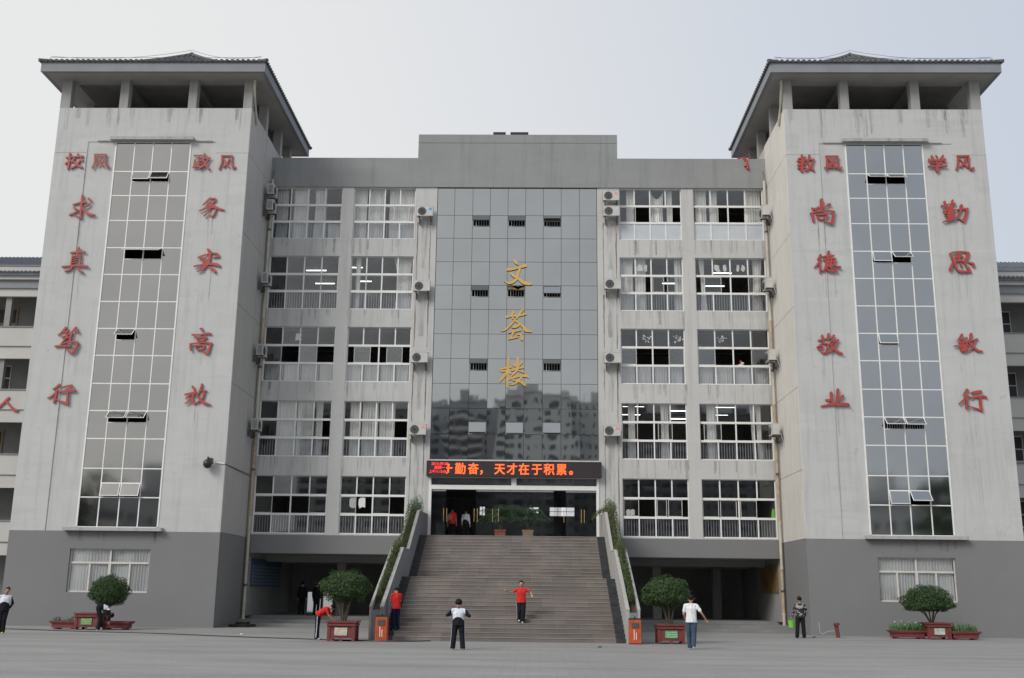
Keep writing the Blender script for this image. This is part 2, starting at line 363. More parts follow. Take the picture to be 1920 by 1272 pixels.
# brush strokes in millimetres: x z width; one stroke per |
CH={
'xiao':(-22.12, 22.48, '-425 185 77;-146 214 71|-258 422 89;-249 -13 101;-270 -422 89|-242 2 65;-419 -140 101|-201 34 59;-88 -51 77|141 391 77;164 287 89|-88 223 71;413 257 95|1 145 89;-81 -29 59|321 146 71;416 36 107|290 20 83;124 -232 89;-110 -396 77|-34 3 65;182 -216 89;425 -332 107'),
'feng1':(-20.75, 22.48, '-378 355 77;214 363 71|-348 352 83;-325 -74 83;-408 -363 95|156 353 83;213 -150 89;343 -323 106;408 -235 59|-245 210 59;-89 -10 71;84 -254 71|1 211 59;-84 -57 65;-190 -236 59'),
'qiu':(-21.39, 20.05, '-112 608 112;-124 114 100;-116 -317 100;-71 -608 76|-529 112 82;-188 221 82;107 263 106|216 430 129;338 301 88|-501 -36 65;-403 -103 106;-291 -139 70|-648 -418 82;-452 -334 82;-197 -194 41|-460 -395 29;-258 -502 64;-74 -578 99|289 152 106;154 38 70;15 -40 41|-58 -40 65;61 -193 94;254 -352 135;464 -400 117;648 -424 29'),
'zheng':(-15.69, 22.48, '-410 318 59;14 325 65|-176 309 89;-150 -272 100|-161 42 65;36 55 65|-334 104 59;-344 10 77;-355 -297 77|-418 -310 71;-209 -278 82;19 -252 59|126 401 100;80 168 77;-10 -5 53|105 153 65;418 182 83|314 122 65;193 -145 94;-77 -371 100|58 74 65;210 -176 88;405 -401 106|-117 -130 65;29 -114 59'),
'feng2':(-14.38, 22.43, '-335 353 77;211 355 77|-298 341 83;-300 -36 77;-393 -355 88|191 342 83;221 -65 82;304 -309 100;393 -246 88|-210 184 65;-83 -51 71;87 -247 71|67 191 65;-11 -35 71;-186 -248 71'),
'wu':(-14.98, 20.06, '-113 479 99;-302 287 88;-478 108 35|-125 448 76;139 436 82;77 288 76;-86 134 76;-306 -36 76;-629 -194 47|-303 293 58;-25 103 99;216 -3 87;399 -97 105;629 -139 41|-231 -66 58;14 -25 64;187 -3 70;182 -233 76;49 -479 99;-141 -357 29|-65 57 76;-133 -204 70;-374 -462 52'),
'zhen':(-21.49, 17.3, '-287 369 64;61 409 82;425 411 91|97 627 100;57 447 91;31 257 73|-179 218 64;-195 -51 64;-194 -311 73|-157 180 55;215 249 64|214 258 73;219 -2 82;226 -290 91|-131 67 46;60 115 46|-132 -46 46;59 2 46|-138 -160 46;58 -121 46|-627 -351 73;-249 -311 64;203 -280 91;627 -335 100|-116 -367 91;-249 -523 82;-455 -585 64|140 -460 64;279 -567 109;412 -627 109'),
'du':(-21.48, 13.26, '-107 613 125;-251 446 76;-447 243 48|-213 411 62;76 466 69|-73 401 76;-35 271 62|371 616 132;264 484 76;126 325 48|299 485 62;497 475 76|484 468 55;519 334 42|-242 139 69;-38 235 55;176 343 76|-78 288 90;24 148 76|200 343 118;164 131 97;163 -80 97|-20 235 62;-116 6 69;-273 -199 48|-158 69 48;179 156 55|-266 -199 48;69 -106 69;326 -83 76;525 -103 110;485 -377 117;325 -616 131;151 -537 90;25 -457 28|-525 -300 83;-188 -283 83;233 -280 103'),
'xing1':(-21.46, 10.61, '-151 458 144;-260 361 89;-412 250 68|-208 196 103;-356 -1 89;-496 -122 82;-639 -165 48|-230 155 68;-258 -121 102;-307 -378 116|32 346 75;248 406 89;458 429 130|-97 128 89;240 165 89;639 213 137|302 131 96;316 -150 102;329 -458 116|357 -431 102;163 -374 89;-49 -307 61;-228 -230 27'),
'shi':(-15.01, 17.31, '-383 175 87;-202 259 58;24 320 72|-12 598 58;14 538 130;104 493 72|143 463 58;166 343 72|-480 122 29;-396 160 115;-304 183 130|165 358 58;309 366 72;484 337 87;542 240 101;598 165 58|539 195 86;397 164 58;268 156 29|61 403 87;115 268 130;102 58 130;61 -152 130;-96 -347 129;-258 -483 101;-460 -566 29|-309 146 29;-161 101 130;-52 -3 130;-25 -153 144|-196 -4 72;-157 -123 115|-640 -305 43;-420 -267 86;-106 -220 101;207 -184 115;498 -217 144;640 -284 115|112 -349 29;240 -420 115;361 -494 158;441 -598 115'),
'gao':(-14.98, 13.26, '-94 609 85;-23 602 128;49 508 92|-467 309 78;-36 326 71;314 379 113;458 351 71|-300 172 71;-25 189 57;266 176 64|-264 173 78;-145 11 85|232 158 71;96 2 71|-152 7 64;95 9 64|-501 -136 92;-495 -298 92;-455 -442 92|-522 -147 78;-249 -102 57;102 -71 71;522 -104 85|486 -104 99;425 -364 113;362 -598 141|356 -609 106;212 -567 78;72 -492 21|-267 -232 71;-29 -208 78;178 -229 92;143 -366 92;24 -420 64;-171 -411 71;-243 -268 78'),
'xiao2':(-14.91, 10.66, '-317 396 91;-227 280 119|-225 255 56;-171 150 91;-94 69 91|-648 1 56;-401 52 91;-108 104 98|-397 7 77;-582 -210 49|-208 43 98;-307 -239 84;-585 -428 56|-490 -135 63;-307 -239 84;-169 -431 105|141 495 91;106 275 105;-7 27 77;-103 -79 49|78 187 49;386 179 63|290 153 77;247 -94 98;116 -289 84;-134 -438 49|-35 -61 77;113 -253 91;262 -365 132;442 -444 125;648 -495 28'),
'wen':(0.11, 18.24, '-235 703 39;-167 544 140;-10 403 78|-567 123 156;-287 149 132;62 248 124;392 344 179|100 281 117;7 -85 132;-79 -389 132;-279 -580 124;-511 -633 101;-753 -510 39|-382 -95 117;-224 -248 132;-10 -348 140;186 -549 147;381 -628 194;575 -668 139;753 -703 31'),
'hui':(0.05, 15.37, '-274 744 62;-196 677 131;-221 538 100|-527 392 131;-240 450 100;107 460 100;510 562 85|334 812 116;163 580 108;-15 308 77|-248 537 77;-207 299 77|-76 252 77;-292 -19 100;-576 -297 92;-805 -378 46|-122 240 77;111 63 115;362 -153 115;459 -290 192;613 -349 153;805 -418 31|-240 -153 77;-79 -136 154;112 -48 138|-390 -434 84;-77 -373 92;210 -324 100|-115 -393 92;-228 -571 107;-321 -769 92|-386 -789 100;-149 -728 100;80 -680 77|-17 -609 61;155 -521 107;252 -647 107;292 -812 153'),
'lou':(-0.04, 12.8, '-314 716 114;-326 408 130;-333 -91 114;-346 -588 114;-352 -753 146|-747 146 65;-552 198 98;-357 257 98;-154 284 98|-689 72 98;-583 56 114;-437 107 81|-371 41 130;-482 -142 146;-610 -309 130;-746 -475 81|-290 92 81;-199 -40 114|175 753 147;158 494 130;149 145 98|-160 101 98;19 169 130;262 237 114;465 255 98|-66 434 98;17 343 130|398 546 114;293 412 81;229 312 49|125 111 98;37 -6 98;-108 -164 65|190 95 81;329 55 65;476 6 98|-268 -372 65;-74 -305 114;153 -204 130;380 -185 114;640 -183 146;747 -299 32|364 -185 114;333 -335 97;220 -435 97;59 -585 97;-102 -652 81;-264 -653 49|-56 -412 97;123 -452 97;302 -492 114;449 -565 162;580 -696 97'),
'jiao':(14.32, 22.48, '-349 239 80;-16 293 86|-411 106 80;39 167 86|-399 -93 74;-18 -46 80|-399 -265 80;-42 -205 86|-173 419 105;-216 -420 142|-29 326 93;-136 60 92;-362 -146 74|192 420 105;132 161 86;47 11 55|179 177 62;411 195 92|380 195 80;254 -154 117;-20 -390 111|66 94 62;204 -220 105;370 -385 117'),
'feng3':(15.66, 22.5, '-329 347 86;257 349 86|-276 348 105;-307 -207 98;-368 -349 105|-408 -240 74;-316 -240 68|236 349 86;234 -205 92;310 -327 123;408 -228 80|-182 208 80;-55 9 105;116 -228 105|80 209 80;-40 10 105;-192 -223 105|-315 -230 68;223 -238 68'),
'shang':(15.0, 19.95, '-13 615 171;-40 289 159;-68 13 134|-515 190 67;-406 125 140;-266 175 91;-176 273 43|415 363 79;325 388 110;181 274 73;39 176 61|-529 -70 140;-490 -296 128;-462 -516 103|-592 -96 73;-338 -20 67;30 30 61;336 47 73;592 -7 79|532 16 104;483 -308 128;419 -615 140|421 -589 109;240 -577 79;60 -526 36|-300 -166 79;-40 -149 79;219 -131 91;101 -342 103;-55 -407 79;-205 -376 103;-271 -198 91'),
'xue':(20.75, 22.51, '-237 359 119;-182 199 131|-33 391 71;41 279 77|318 393 101;190 216 101;77 103 65|-380 204 83;-387 44 89|-386 134 89;408 152 89|397 200 89;369 46 77|-257 0 65;220 27 65|220 27 71;0 -127 101|3 -89 148;-36 -393 195|-441 -186 95;441 -168 89'),
'feng4':(22.08, 22.52, '-323 351 83;241 360 83|-279 352 89;-337 -154 95;-419 -353 101|225 353 89;202 -153 89;311 -360 130;419 -248 89|-186 160 71;-59 -26 83;102 -217 107|87 231 101;-27 6 89;-194 -218 107'),
'qin':(21.41, 20.01, '-625 258 100;-310 337 53;22 379 117|-469 478 118;-421 243 100;-388 102 88|-72 549 106;-140 260 100;-168 103 70|-542 7 106;-67 87 88|-537 7 100;-509 -118 105|-73 87 88;-97 -100 100|-494 -118 76;-83 -100 76|-251 165 176;-303 -460 193|-490 -249 41;-62 -203 53|-471 -367 41;-73 -334 53|-603 -549 47;-317 -460 99;-49 -397 70|-151 134 176;-139 -428 146|-11 56 47;314 89 70;625 122 100|584 90 123;500 -207 129;364 -526 146|365 -519 117;238 -458 82;84 -381 23|324 277 153;266 42 117;142 -209 88;-20 -397 59'),
'de':(15.06, 17.37, '-276 378 113;-339 259 98;-437 140 56|-282 155 98;-398 -38 98;-518 -186 84;-622 -287 28|-342 -52 98;-335 -303 84;-341 -536 84|-212 274 42;1 308 84;354 336 84|148 536 84;98 528 84;79 202 84|-144 112 84;79 202 98;436 166 84|-79 142 112;-8 -95 112|400 159 98;299 -122 98|-41 53 84;351 40 84|77 157 84;91 -94 84|217 158 84;189 -94 84|-51 -110 98;271 -123 98|-56 -198 84;252 -211 84|-54 -169 84;-119 -331 84;-209 -435 84;-299 -406 28|-19 -286 84;30 -419 98;253 -447 84;476 -461 56|373 -299 56;423 -402 112;462 -461 42|112 -212 84;178 -285 84|352 -181 28;476 -225 84;622 -246 112'),
'jing':(14.97, 13.33, '-522 163 76;-234 230 63;91 288 76|-335 409 101;-298 99 88|-24 483 107;-94 198 88|-287 132 69;-438 -32 63;-619 -164 44|-295 -15 44;-84 -7 88;-152 -274 94;-203 -453 113|-210 -457 82;-335 -451 69;-452 -390 19|-572 -163 69;-394 -87 69;-345 -162 76;-420 -270 76;-530 -271 76;-579 -186 63|218 419 101;128 216 82;-12 -29 44|105 102 57;420 192 88|361 152 76;184 -174 107;-16 -371 82;-271 -421 57|11 -13 63;151 -207 113;330 -375 126;483 -448 107;619 -483 25|33 -62 63;164 21 76|56 -208 95;217 -142 95'),
'ye':(15.04, 10.74, '-136 240 131;-133 -30 118;-126 -284 112|185 402 131;136 99 106;84 -251 106|-417 -96 56;-304 -127 131;-160 -56 62|404 108 112;262 -43 93;113 -187 68|440 76 44;347 85 62|-630 -402 75;-363 -350 81;-50 -309 124;572 -304 143;630 -373 68'),
'si':(21.49, 17.42, '-499 409 84;-424 217 126;-374 -19 98|-525 423 56;-317 484 84;35 508 84;381 472 84|379 443 140;288 206 154;138 -75 84|-269 232 98;-68 292 126;98 264 84|-68 455 98;-88 56 126|-371 10 98;-141 85 84;146 13 98|-417 -34 70;-486 -197 98;-566 -403 140|-332 -19 98;-296 -254 112;-172 -445 112;89 -487 112;422 -508 56|174 -149 56;298 -325 153;396 -486 84|-18 -106 98;-29 -238 84|330 -38 42;475 -59 112;566 -132 140;556 -250 84'),
'min':(21.46, 13.43, '-241 397 117;-352 245 84;-489 70 45|-343 151 65;-178 196 65;-13 234 84|-375 44 71;-28 59 84|-354 27 97;-340 -191 97;-341 -391 84|-51 46 97;-114 -189 97;-166 -424 97|-658 -166 45;-449 -141 71;5 -121 71|-357 -385 103;-130 -373 103|-227 -6 97;-222 -324 129|182 424 130;131 215 91;33 13 65|89 94 58;253 122 65;452 177 91|343 116 84;212 -153 91;117 -321 78;-49 -373 45|46 -21 45;193 -187 90;372 -353 129;497 -399 97;658 -404 32'),
'xing2':(21.45, 10.67, '-228 499 128;-309 384 96;-434 235 51|-158 467 70;-233 443 64|-258 236 83;-420 22 77;-643 -162 77|-268 187 96;-294 -107 109;-322 -362 121|2 353 128;203 388 147;404 422 134|-123 130 83;247 165 89;505 193 115;643 129 96|335 143 109;332 -167 115;356 -477 108|395 -499 64;226 -429 83;10 -349 64;-238 -270 19|-272 253 32;-121 156 32'),
'ren':(-30.39, 12.26, '65 398 121;-56 275 136;-187 107 136;-388 -99 151;-550 -260 121;-744 -398 45|-98 184 91;46 63 136;200 -87 106;355 -237 151;488 -342 181;613 -371 136;744 -398 21')}
# ------------------------------------------------------------------ ground
g = MB()
g.poly([(-1500, -1500, 0), (1500, -1500, 0), (1500, 3000, 0), (-1500, 3000, 0)])
ground = struct(g.build('plaza_ground', m_pave))
# shallow dark joint that bends across the plaza in front of the steps
pts = [(-26.5, 45.9), (-21.5, 45.2), (-16.9, 43.4), (-13.3, 42.2), (-9.7, 40.3), (-6.2, 38.9), (-4.3, 38.3), (-3.3, 38.4), (-2.6, 39.0)]
def smooth_path(P, k=6):
    o = []
    for i in range(len(P) - 1):
        p0 = Vector(P[max(i - 1, 0)]); p1 = Vector(P[i]); p2 = Vector(P[i + 1]); p3 = Vector(P[min(i + 2, len(P) - 1)])
        for j in range(k):
            t = j / k
            o.append(0.5 * ((2 * p1) + (p2 - p0) * t + (2 * p0 - 5 * p1 + 4 * p2 - p3) * t * t + (3 * p1 - p0 - 3 * p2 + p3) * t ** 3))
    o.append(Vector(P[-1])); return o
sp = smooth_path([(a, b, 0.018) for a, b in pts], 5)
tag(center_origin(MB().tube(sp, 0.022, 6).build('ground_cable', m_black)), 'thin black cable curving over the paving towards the foot of the steps', 'cable')
# low platform in front of and under the two porticoes
for s in (-1, 1):
    a, b = sorted((s * 4.84, s * 13.38))
    p = MB().box(a, b, 52.2, 53.6, 0.004, 0.15).box(a, b, 53.6, 55.2, 0.004, 0.30).box(a, b, 55.2, 66.0, 0.004, 0.45)
    struct(p.build('portico_floor', m_portfloor))

# ------------------------------------------------------------------ central teaching block
hall = thing('teaching_building', 'five storey central classroom block with mirror glass middle and grey parapet', 'building', (0, D, 0))
ZT = [22.95, 19.07, 15.18, 11.24, 7.38]; ZB = [20.06, 16.15, 12.25, 8.35, 4.46]
WX = [(5.47, 8.81), (9.45, 13.17)]
zs = sorted(set(ZT + ZB + [4.40, 22.98]))
def solid(x, z):
    for a, b in WX:
        if a < abs(x) < b:
            for t, b_ in zip(ZT, ZB):
                if b_ < z < t: return False
    return True
w_ = MB()
for s in (-1, 1):
    xs = sorted(s * v for v in (4.30, 5.47, 8.81, 9.45, 13.17, 13.39))
    grid_wall(w_, xs, zs, solid, D, D + 0.30)
w_.box(-4.30, 4.30, D + 0.02, D + 0.3, 8.17, 8.27)
w_.build('wall', m_face, hall)
b_ = MB()
for s in (-1, 1):
    a, c = sorted((s * 4.30, s * 13.39)); b_.box(a, c, D - 0.015, D + 0.30, 3.49, 4.40)
build_sides(b_, 'beam', m_base, hall)
p_ = MB()
p_.box(-13.39, -5.41, D - 0.07, D + 0.35, 22.98, 24.66).box(5.41, 13.39, D - 0.07, D + 0.35, 22.98, 24.66)
p_.box(-5.41, 5.41, D - 0.07, D + 0.35, 22.98, 25.53).box(-5.41, 5.41, D - 0.07, D + 0.35, 25.555, 26.04)
p_.box(-5.40, 5.40, D - 0.05, D + 0.33, 25.53, 25.555)
p_.build('parapet', m_para, hall)
rf = MB().box(-13.39, 13.39, D + 0.35, 66.0, 23.3, 23.6)
rf.build('roof', m_bare, hall)
# rooms behind the windows
r_ = MB(); c_ = MB()
for i in range(5):
    zf, zc = ZB[i] - 0.50, ZT[i] + 0.28
    for s in (-1, 1):
        a, b = sorted((s * 5.02, s * 13.39))
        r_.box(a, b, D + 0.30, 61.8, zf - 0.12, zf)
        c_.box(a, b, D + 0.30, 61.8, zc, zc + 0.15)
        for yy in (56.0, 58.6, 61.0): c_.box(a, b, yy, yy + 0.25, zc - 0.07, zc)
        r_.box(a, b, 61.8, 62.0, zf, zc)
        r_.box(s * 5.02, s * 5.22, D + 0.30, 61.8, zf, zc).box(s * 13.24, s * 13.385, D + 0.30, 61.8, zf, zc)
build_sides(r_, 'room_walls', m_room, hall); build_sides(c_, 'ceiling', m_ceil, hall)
# lobby behind the entrance doors
lob = MB()
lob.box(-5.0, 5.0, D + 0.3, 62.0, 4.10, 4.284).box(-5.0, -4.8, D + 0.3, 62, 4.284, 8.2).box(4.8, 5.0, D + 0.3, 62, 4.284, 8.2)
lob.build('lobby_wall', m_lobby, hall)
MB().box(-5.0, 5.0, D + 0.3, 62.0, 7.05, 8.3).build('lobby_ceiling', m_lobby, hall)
lw = MB(); xs = sorted([-5.0, 5.0, -2.12, -1.80, 0.66, 1.30, 1.92, 3.36]); zz = [4.284, 6.02, 6.52, 7.05]
grid_wall(lw, xs, zz, lambda x, z: not (6.02 < z < 6.52 and (-2.12 < x < -1.80 or 0.66 < x < 1.30 or 1.92 < x < 3.36)), 62.0, 62.2)
lw.build('lobby_back_wall', m_lobby, hall)
bw = MB()
for a, b in ((-2.12, -1.80), (0.66, 1.30), (1.92, 3.36)):
    n = 2 if b - a < 1 else 3
    for k in range(n + 1): x = a + (b - a) * k / n; bw.box(x - 0.015, x + 0.015, 62.05, 62.1, 6.02, 6.52)
    bw.box(a, b, 62.06, 62.09, 6.26, 6.29)
bw.build('lobby_window_bars', m_white, hall)

# curtains: pleated sheets
def curtmat():
    q = NB('pale_curtain'); f = q.ramp(q.noise(q.pos((5, 5, 0.4)), 1.2, 4), 0.35, 0.65)
    q.ln(q.mix(f, (0.74, 0.735, 0.715), (0.84, 0.835, 0.815)), q.b.inputs['Base Color']); q.b.inputs['Roughness'].default_value = 0.9
    tr = q.add('ShaderNodeBsdfTranslucent'); tr.inputs['Color'].default_value = (0.5, 0.49, 0.46, 1); ms = q.add('ShaderNodeMixShader'); ms.inputs[0].default_value = 0.08
    q.ln(q.b.outputs[0], ms.inputs[1]); q.ln(tr.outputs[0], ms.inputs[2]); q.ln(ms.outputs[0], q.o.inputs['Surface']); return q.m
m_curt = curtmat()
def curtain(xa, xb, za, zb, y, waist=1.0, seed=0, shift=0.0, sag=0.0):
    rnd = random.Random(seed); n = max(8, int((xb - xa) / 0.028)); rows = 14; m = MB(); vs = []
    ph = rnd.random() * 6; cx_ = (xa + xb) / 2
    for j in range(rows + 1):
        t = j / rows
        wf = 1 - (1 - waist) * math.sin(math.pi * min(1, t * 1.15)) ** 0.8 if waist < 1 else 1
        for i in range(n + 1):
            u = i / n; x = cx_ + (xa + (xb - xa) * u - cx_) * wf + shift * t
            amp = 0.045 * (0.6 + 0.4 * math.sin(u * 9 + ph))
            yy = y + amp * math.sin(u * (xb - xa) * 46 / max(0.5, 1) + ph + 0.5 * math.sin(3 * t + u * 5)) + 0.03 * math.sin(u * 4 + t * 2 + ph)
            z = zb - (zb - za) * t - (sag * math.sin(math.pi * u) * (1 - t) if sag else 0) + (0.03 * math.sin(u * 11 + ph) if j == rows else 0)
            vs.append((x, yy, z))
    fs = [(j * (n + 1) + i, j * (n + 1) + i + 1, (j + 1) * (n + 1) + i + 1, (j + 1) * (n + 1) + i) for j in range(rows) for i in range(n)]
    m._add(vs, fs); return m

FLN = ['top floor', 'fourth floor', 'third floor', 'second floor', 'first floor']
BAYN = {('L', 1): 'outer left', ('L', 0): 'inner left', ('R', 0): 'inner right', ('R', 1): 'outer right'}
WINN = {('L', 1): 'beside the left tower', ('L', 0): 'left of the mirror glass', ('R', 0): 'right of the mirror glass', ('R', 1): 'beside the right tower'}
# sliding row: list of (u0,u1) of glazed sashes, what is not covered stands open
G4 = [(0, .25), (.25, .5), (.5, .75), (.75, 1)]
SPEC = {
 ('L',1,0): dict(cur=[(.02,.20,1,0),(.27,.50,1,0),(.58,.76,.9,0)], sash=G4, low=[(.80,.97)]),
 ('L',0,0): dict(cur=[(.0,.20,1,0),(.22,.50,1,0),(.56,.99,1,0)], sash=[(0,.25),(.25,.5),(.5,.66),(.66,.90)]),
 ('L',1,1): dict(cur=[], sash=G4),
 ('L',0,1): dict(cur=[(.06,.15,.9,0),(.66,.98,.7,.05)], sash=G4, hi=True),
 ('L',1,2): dict(cur=[], sash=[(0,.25),(.5,.75)], low=[(0,.22),(.28,.48),(.53,.72),(.78,.97)], paper=[(.40,.52,'top')], dusty=True),
 ('L',0,2): dict(cur=[], sash=[(.11,.37),(.62,.87)], low=[(.0,.22),(.27,.48),(.53,.73),(.78,.97)], dusty=True),
 ('L',1,3): dict(cur=[(.22,.50,1,0),(.51,.74,1,0),(.76,.87,.95,0)], sash=[(0,.25),(.25,.5),(.5,.75),(.75,.87)]),
 ('L',0,3): dict(cur=[(.08,.26,.97,0),(.27,.52,1,0),(.54,.78,1,0)], sash=[(.02,.25),(.25,.46),(.5,.76)]),
 ('L',1,4): dict(cur=[], sash=[(0,.25),(.75,1)]),
 ('L',0,4): dict(cur=[], sash=[(0,.25),(.5,.76)], paper=[(.15,.23,'mid'),(.29,.38,'mid')]),
 ('R',0,0): dict(cur=[(.12,.25,.95,0),(.50,.74,.75,0,.55),(.77,.87,.95,0)], sash=[(0,.27),(.62,.86)], frost=True),
 ('R',1,0): dict(cur=[(.03,.20,1,0),(.24,.36,.95,0),(.74,.99,.98,0)], sash=[(.09,.36),(.75,1)], frost=True),
 ('R',0,1): dict(cur=[(0,.22,1,0),(.25,.42,1,0),(.87,.99,1,0)], sash=[(.0,.10),(.11,.36),(.52,.70),(.75,1)], paper=[(.27,.38,'top'),(.40,.44,'top')]),
 ('R',1,1): dict(cur=[(.05,.15,.6,.03),(.82,.97,.75,-.02)], sash=[(.13,.37),(.75,1)], paper=[(.28,.36,'top'),(.40,.45,'top'),(.59,.63,'top'),(.66,.71,'top')]),
 ('R',0,2): dict(cur=[], sash=[(0,.25),(.75,1)], low=[(.02,.22),(.27,.48),(.53,.73),(.78,.97)], flower=[(.42,.5),(.9,.5)], dusty=True),
 ('R',1,2): dict(cur=[], sash=[(0,.25),(.75,1)], low=[(.02,.22),(.27,.48),(.53,.73),(.8,.99)], flower=[(.35,.5)], dusty=True),
 ('R',0,3): dict(cur=[(.10,.22,.9,0),(.60,.74,.85,0)], sash=[(0,.25),(.56,.78)]),
 ('R',1,3): dict(cur=[(.11,.24,1,0),(.70,.76,.9,.03),(.78,.86,.85,.02)], sash=[(.06,.30),(.75,1)]),
 ('R',0,4): dict(cur=[], sash=[(.02,.25),(.52,.67),(.69,.9)], paper=[(.06,.11,'low'),(.12,.18,'low')]),
 ('R',1,4): dict(cur=[], sash=[(0,.23),(.25,.47),(.52,.74)]),
}
ORD = ['first', 'second', 'third', 'fourth']
for (side, bay, fl), sp_ in SPEC.items():
    a, b = WX[bay]; z1, z0 = ZT[fl], ZB[fl]
    if side == 'L': xa, xb = -b, -a
    else: xa, xb = a, b
    W, H = xb - xa, z1 - z0; X = lambda u: xa + W * u
    za, zb_ = z0 + H * 0.335, z0 + H * 0.665      # transoms
    f = MB(); t = 0.032; y0, y1 = D + 0.10, D + 0.155
    f.box(xa, xb, y0, y1, z0, z0 + 0.055).box(xa, xb, y0, y1, z1 - 0.035, z1).box(xa, xa + 0.045, y0, y1, z0 + .055, z1 - .035).box(xb - 0.045, xb, y0, y1, z0 + .055, z1 - .035)
    f.box(xa + .045, xb - .045, y0 - 0.01, y1, za - 0.055, za + 0.055).box(xa + .045, xb - .045, y0 - 0.01, y1, zb_ - 0.055, zb_ + 0.055)
    for u in (.25, .5, .75):
        f.box(X(u) - t, X(u) + t, y0, y1, z0 + .055, za - .055).box(X(u) - t, X(u) + t, y0, y1, zb_ + .055, z1 - .035)
    f.box(X(.5) - t * 1.1, X(.5) + t * 1.1, y0, y1, za + .055, zb_ - .055)
    win = f.build('window', m_white, hall)
    up_m = m_glass
    for k in range(4):
        u0, u1 = k * .25, (k + 1) * .25
        pa, pb = X(u0) + t, X(u1) - t
        MB().box(pa, pb, D + .128, D + .134, zb_ + .055, z1 - .035).build('pane', up_m, win)
        lm = m_frost if sp_.get('frost') else (m_glass_hi if sp_.get('dusty') else m_glass_low)
        MB().box(pa, pb, D + .128, D + .134, z0 + .055, za - .055).build('pane', lm, win)
    for k, (u0, u1) in enumerate(sp_['sash']):
        off = 0.0 if k % 2 == 0 else 0.02
        pa, pb = max(X(u0), xa + .045), min(X(u1), xb - .045); s_ = MB(); zl, zh = za + .055, zb_ - .055
        ys = D + .108 + off; tt = 0.030
        s_.box(pa, pb, ys, ys + .018, zl, zl + .035).box(pa, pb, ys, ys + .018, zh - .03, zh).box(pa, pa + tt, ys, ys + .018, zl + .035, zh - .03).box(pb - tt, pb, ys, ys + .018, zl + .035, zh - .03)
        s_.build('sash', m_sash, win)
        gm = m_glass_hi if sp_.get('dusty') else m_glass
        MB().box(pa + tt, pb - tt, ys + .007, ys + .011, zl + .035, zh - .03).build('pane', gm, win)
    # railing right behind the bottom row
    if not sp_.get('frost'):
        rl = MB(); n = int(W / 0.135); rr = random.Random(hash((bay, fl)) % 99 + (side == 'L'))
        for k in range(n + 1):
            x = xa + 0.06 + (W - 0.12) * k / n
            rl.box(x - .012, x + .012, D + .245, D + .265, z0, za + 0.02)
        rl.box(xa, xb, D + .242, D + .268, za + .02, za + .055).box(xa, xb, D + .242, D + .268, z0 + .06, z0 + .085)
        stuff(rl.build('railing', m_rail, win))
    where = '%s window %s' % (FLN[fl], WINN[(side, bay)])
    for k, cu in enumerate(sp_['cur']):
        u0, u1, wa, sh = cu[:4]; sg = cu[4] if len(cu) > 4 else 0
        cm = curtain(X(u0) + .02, X(u1), z0 + 0.02, z1 + 0.1, D + 0.38, wa, seed=fl * 31 + bay * 7 + k, shift=sh * W, sag=sg)
        o = cm.build('curtain', m_curt, smooth=True)
        tag(center_origin(o), '%s curtain %s' % ((['pale'] if len(sp_['cur']) == 1 else [['left', 'right'], ['left', 'middle', 'right']][len(sp_['cur']) - 2])[k] if not sg else 'sagging middle', where), 'curtain', 'curtains in the classroom windows')
    for k, (u0, u1) in enumerate(sp_.get('low', [])):
        cm = curtain(X(u0) + .02, X(u1), z0 + 0.02, za - .02, D + 0.36, 1, seed=fl * 37 + bay * 5 + k)
        o = cm.build('short_curtain', m_curt, smooth=True)
        tag(center_origin(o), 'short half curtain, %s pane from left, %s' % (ORD[min(3, int((u0 + .05) * 4))], where), 'curtain', 'half curtains behind the railings')
    rnd = random.Random(fl * 3 + bay)
    for k, (u0, u1, wh) in enumerate(sp_.get('paper', [])):
        if wh == 'top': q0, q1 = zb_ + H * .09, zb_ + H * .22
        elif wh == 'mid': q0, q1 = za + H * .12, zb_ - .08
        else: q0, q1 = za + .1, za + .42
        x0_, x1_ = X(u0), X(u1); n = 9; pts = []
        for i in range(n):
            an = 2 * math.pi * i / n; rx = (x1_ - x0_) / 2 * (1.15 if wh != 'top' else rnd.uniform(.45, 1.35)); rz = (q1 - q0) / 2 * rnd.uniform(.8, 1.15)
            c_x = max(-1, min(1, 1.35 * math.cos(an))); c_z = max(-1, min(1, 1.35 * math.sin(an)))
            pts.append(((x0_ + x1_) / 2 + rx * c_x, D + .160, (q0 + q1) / 2 + rz * c_z))
        o = MB().prism(pts, (0, .003, 0)).build('paper', m_white if wh == 'top' else m_white)
        tag(center_origin(o), '%s white paper from left, %s' % (ORD[k], where), 'paper', 'papers stuck on the classroom windows')
    for k, (u, v) in enumerate(sp_.get('flower', [])):
        mb = MB(); cx_, cz_ = X(u), zb_ + (z1 - zb_) * v
        for i in range(22):
            an = rnd.uniform(0, 6.28); rr = rnd.uniform(0, .22); r0 = rnd.uniform(.02, .06)
            mb.disc((cx_ + rr * math.cos(an) * 1.3, D + .160, cz_ + rr * math.sin(an)), r0, (0, 1, 0), .002, 7)
        o = mb.build('flower_sticker', m_white)
        tag(center_origin(o), '%s paper flower sticker, %s' % ('left' if k == 0 else 'right', where), 'sticker', 'flower stickers on the glass')

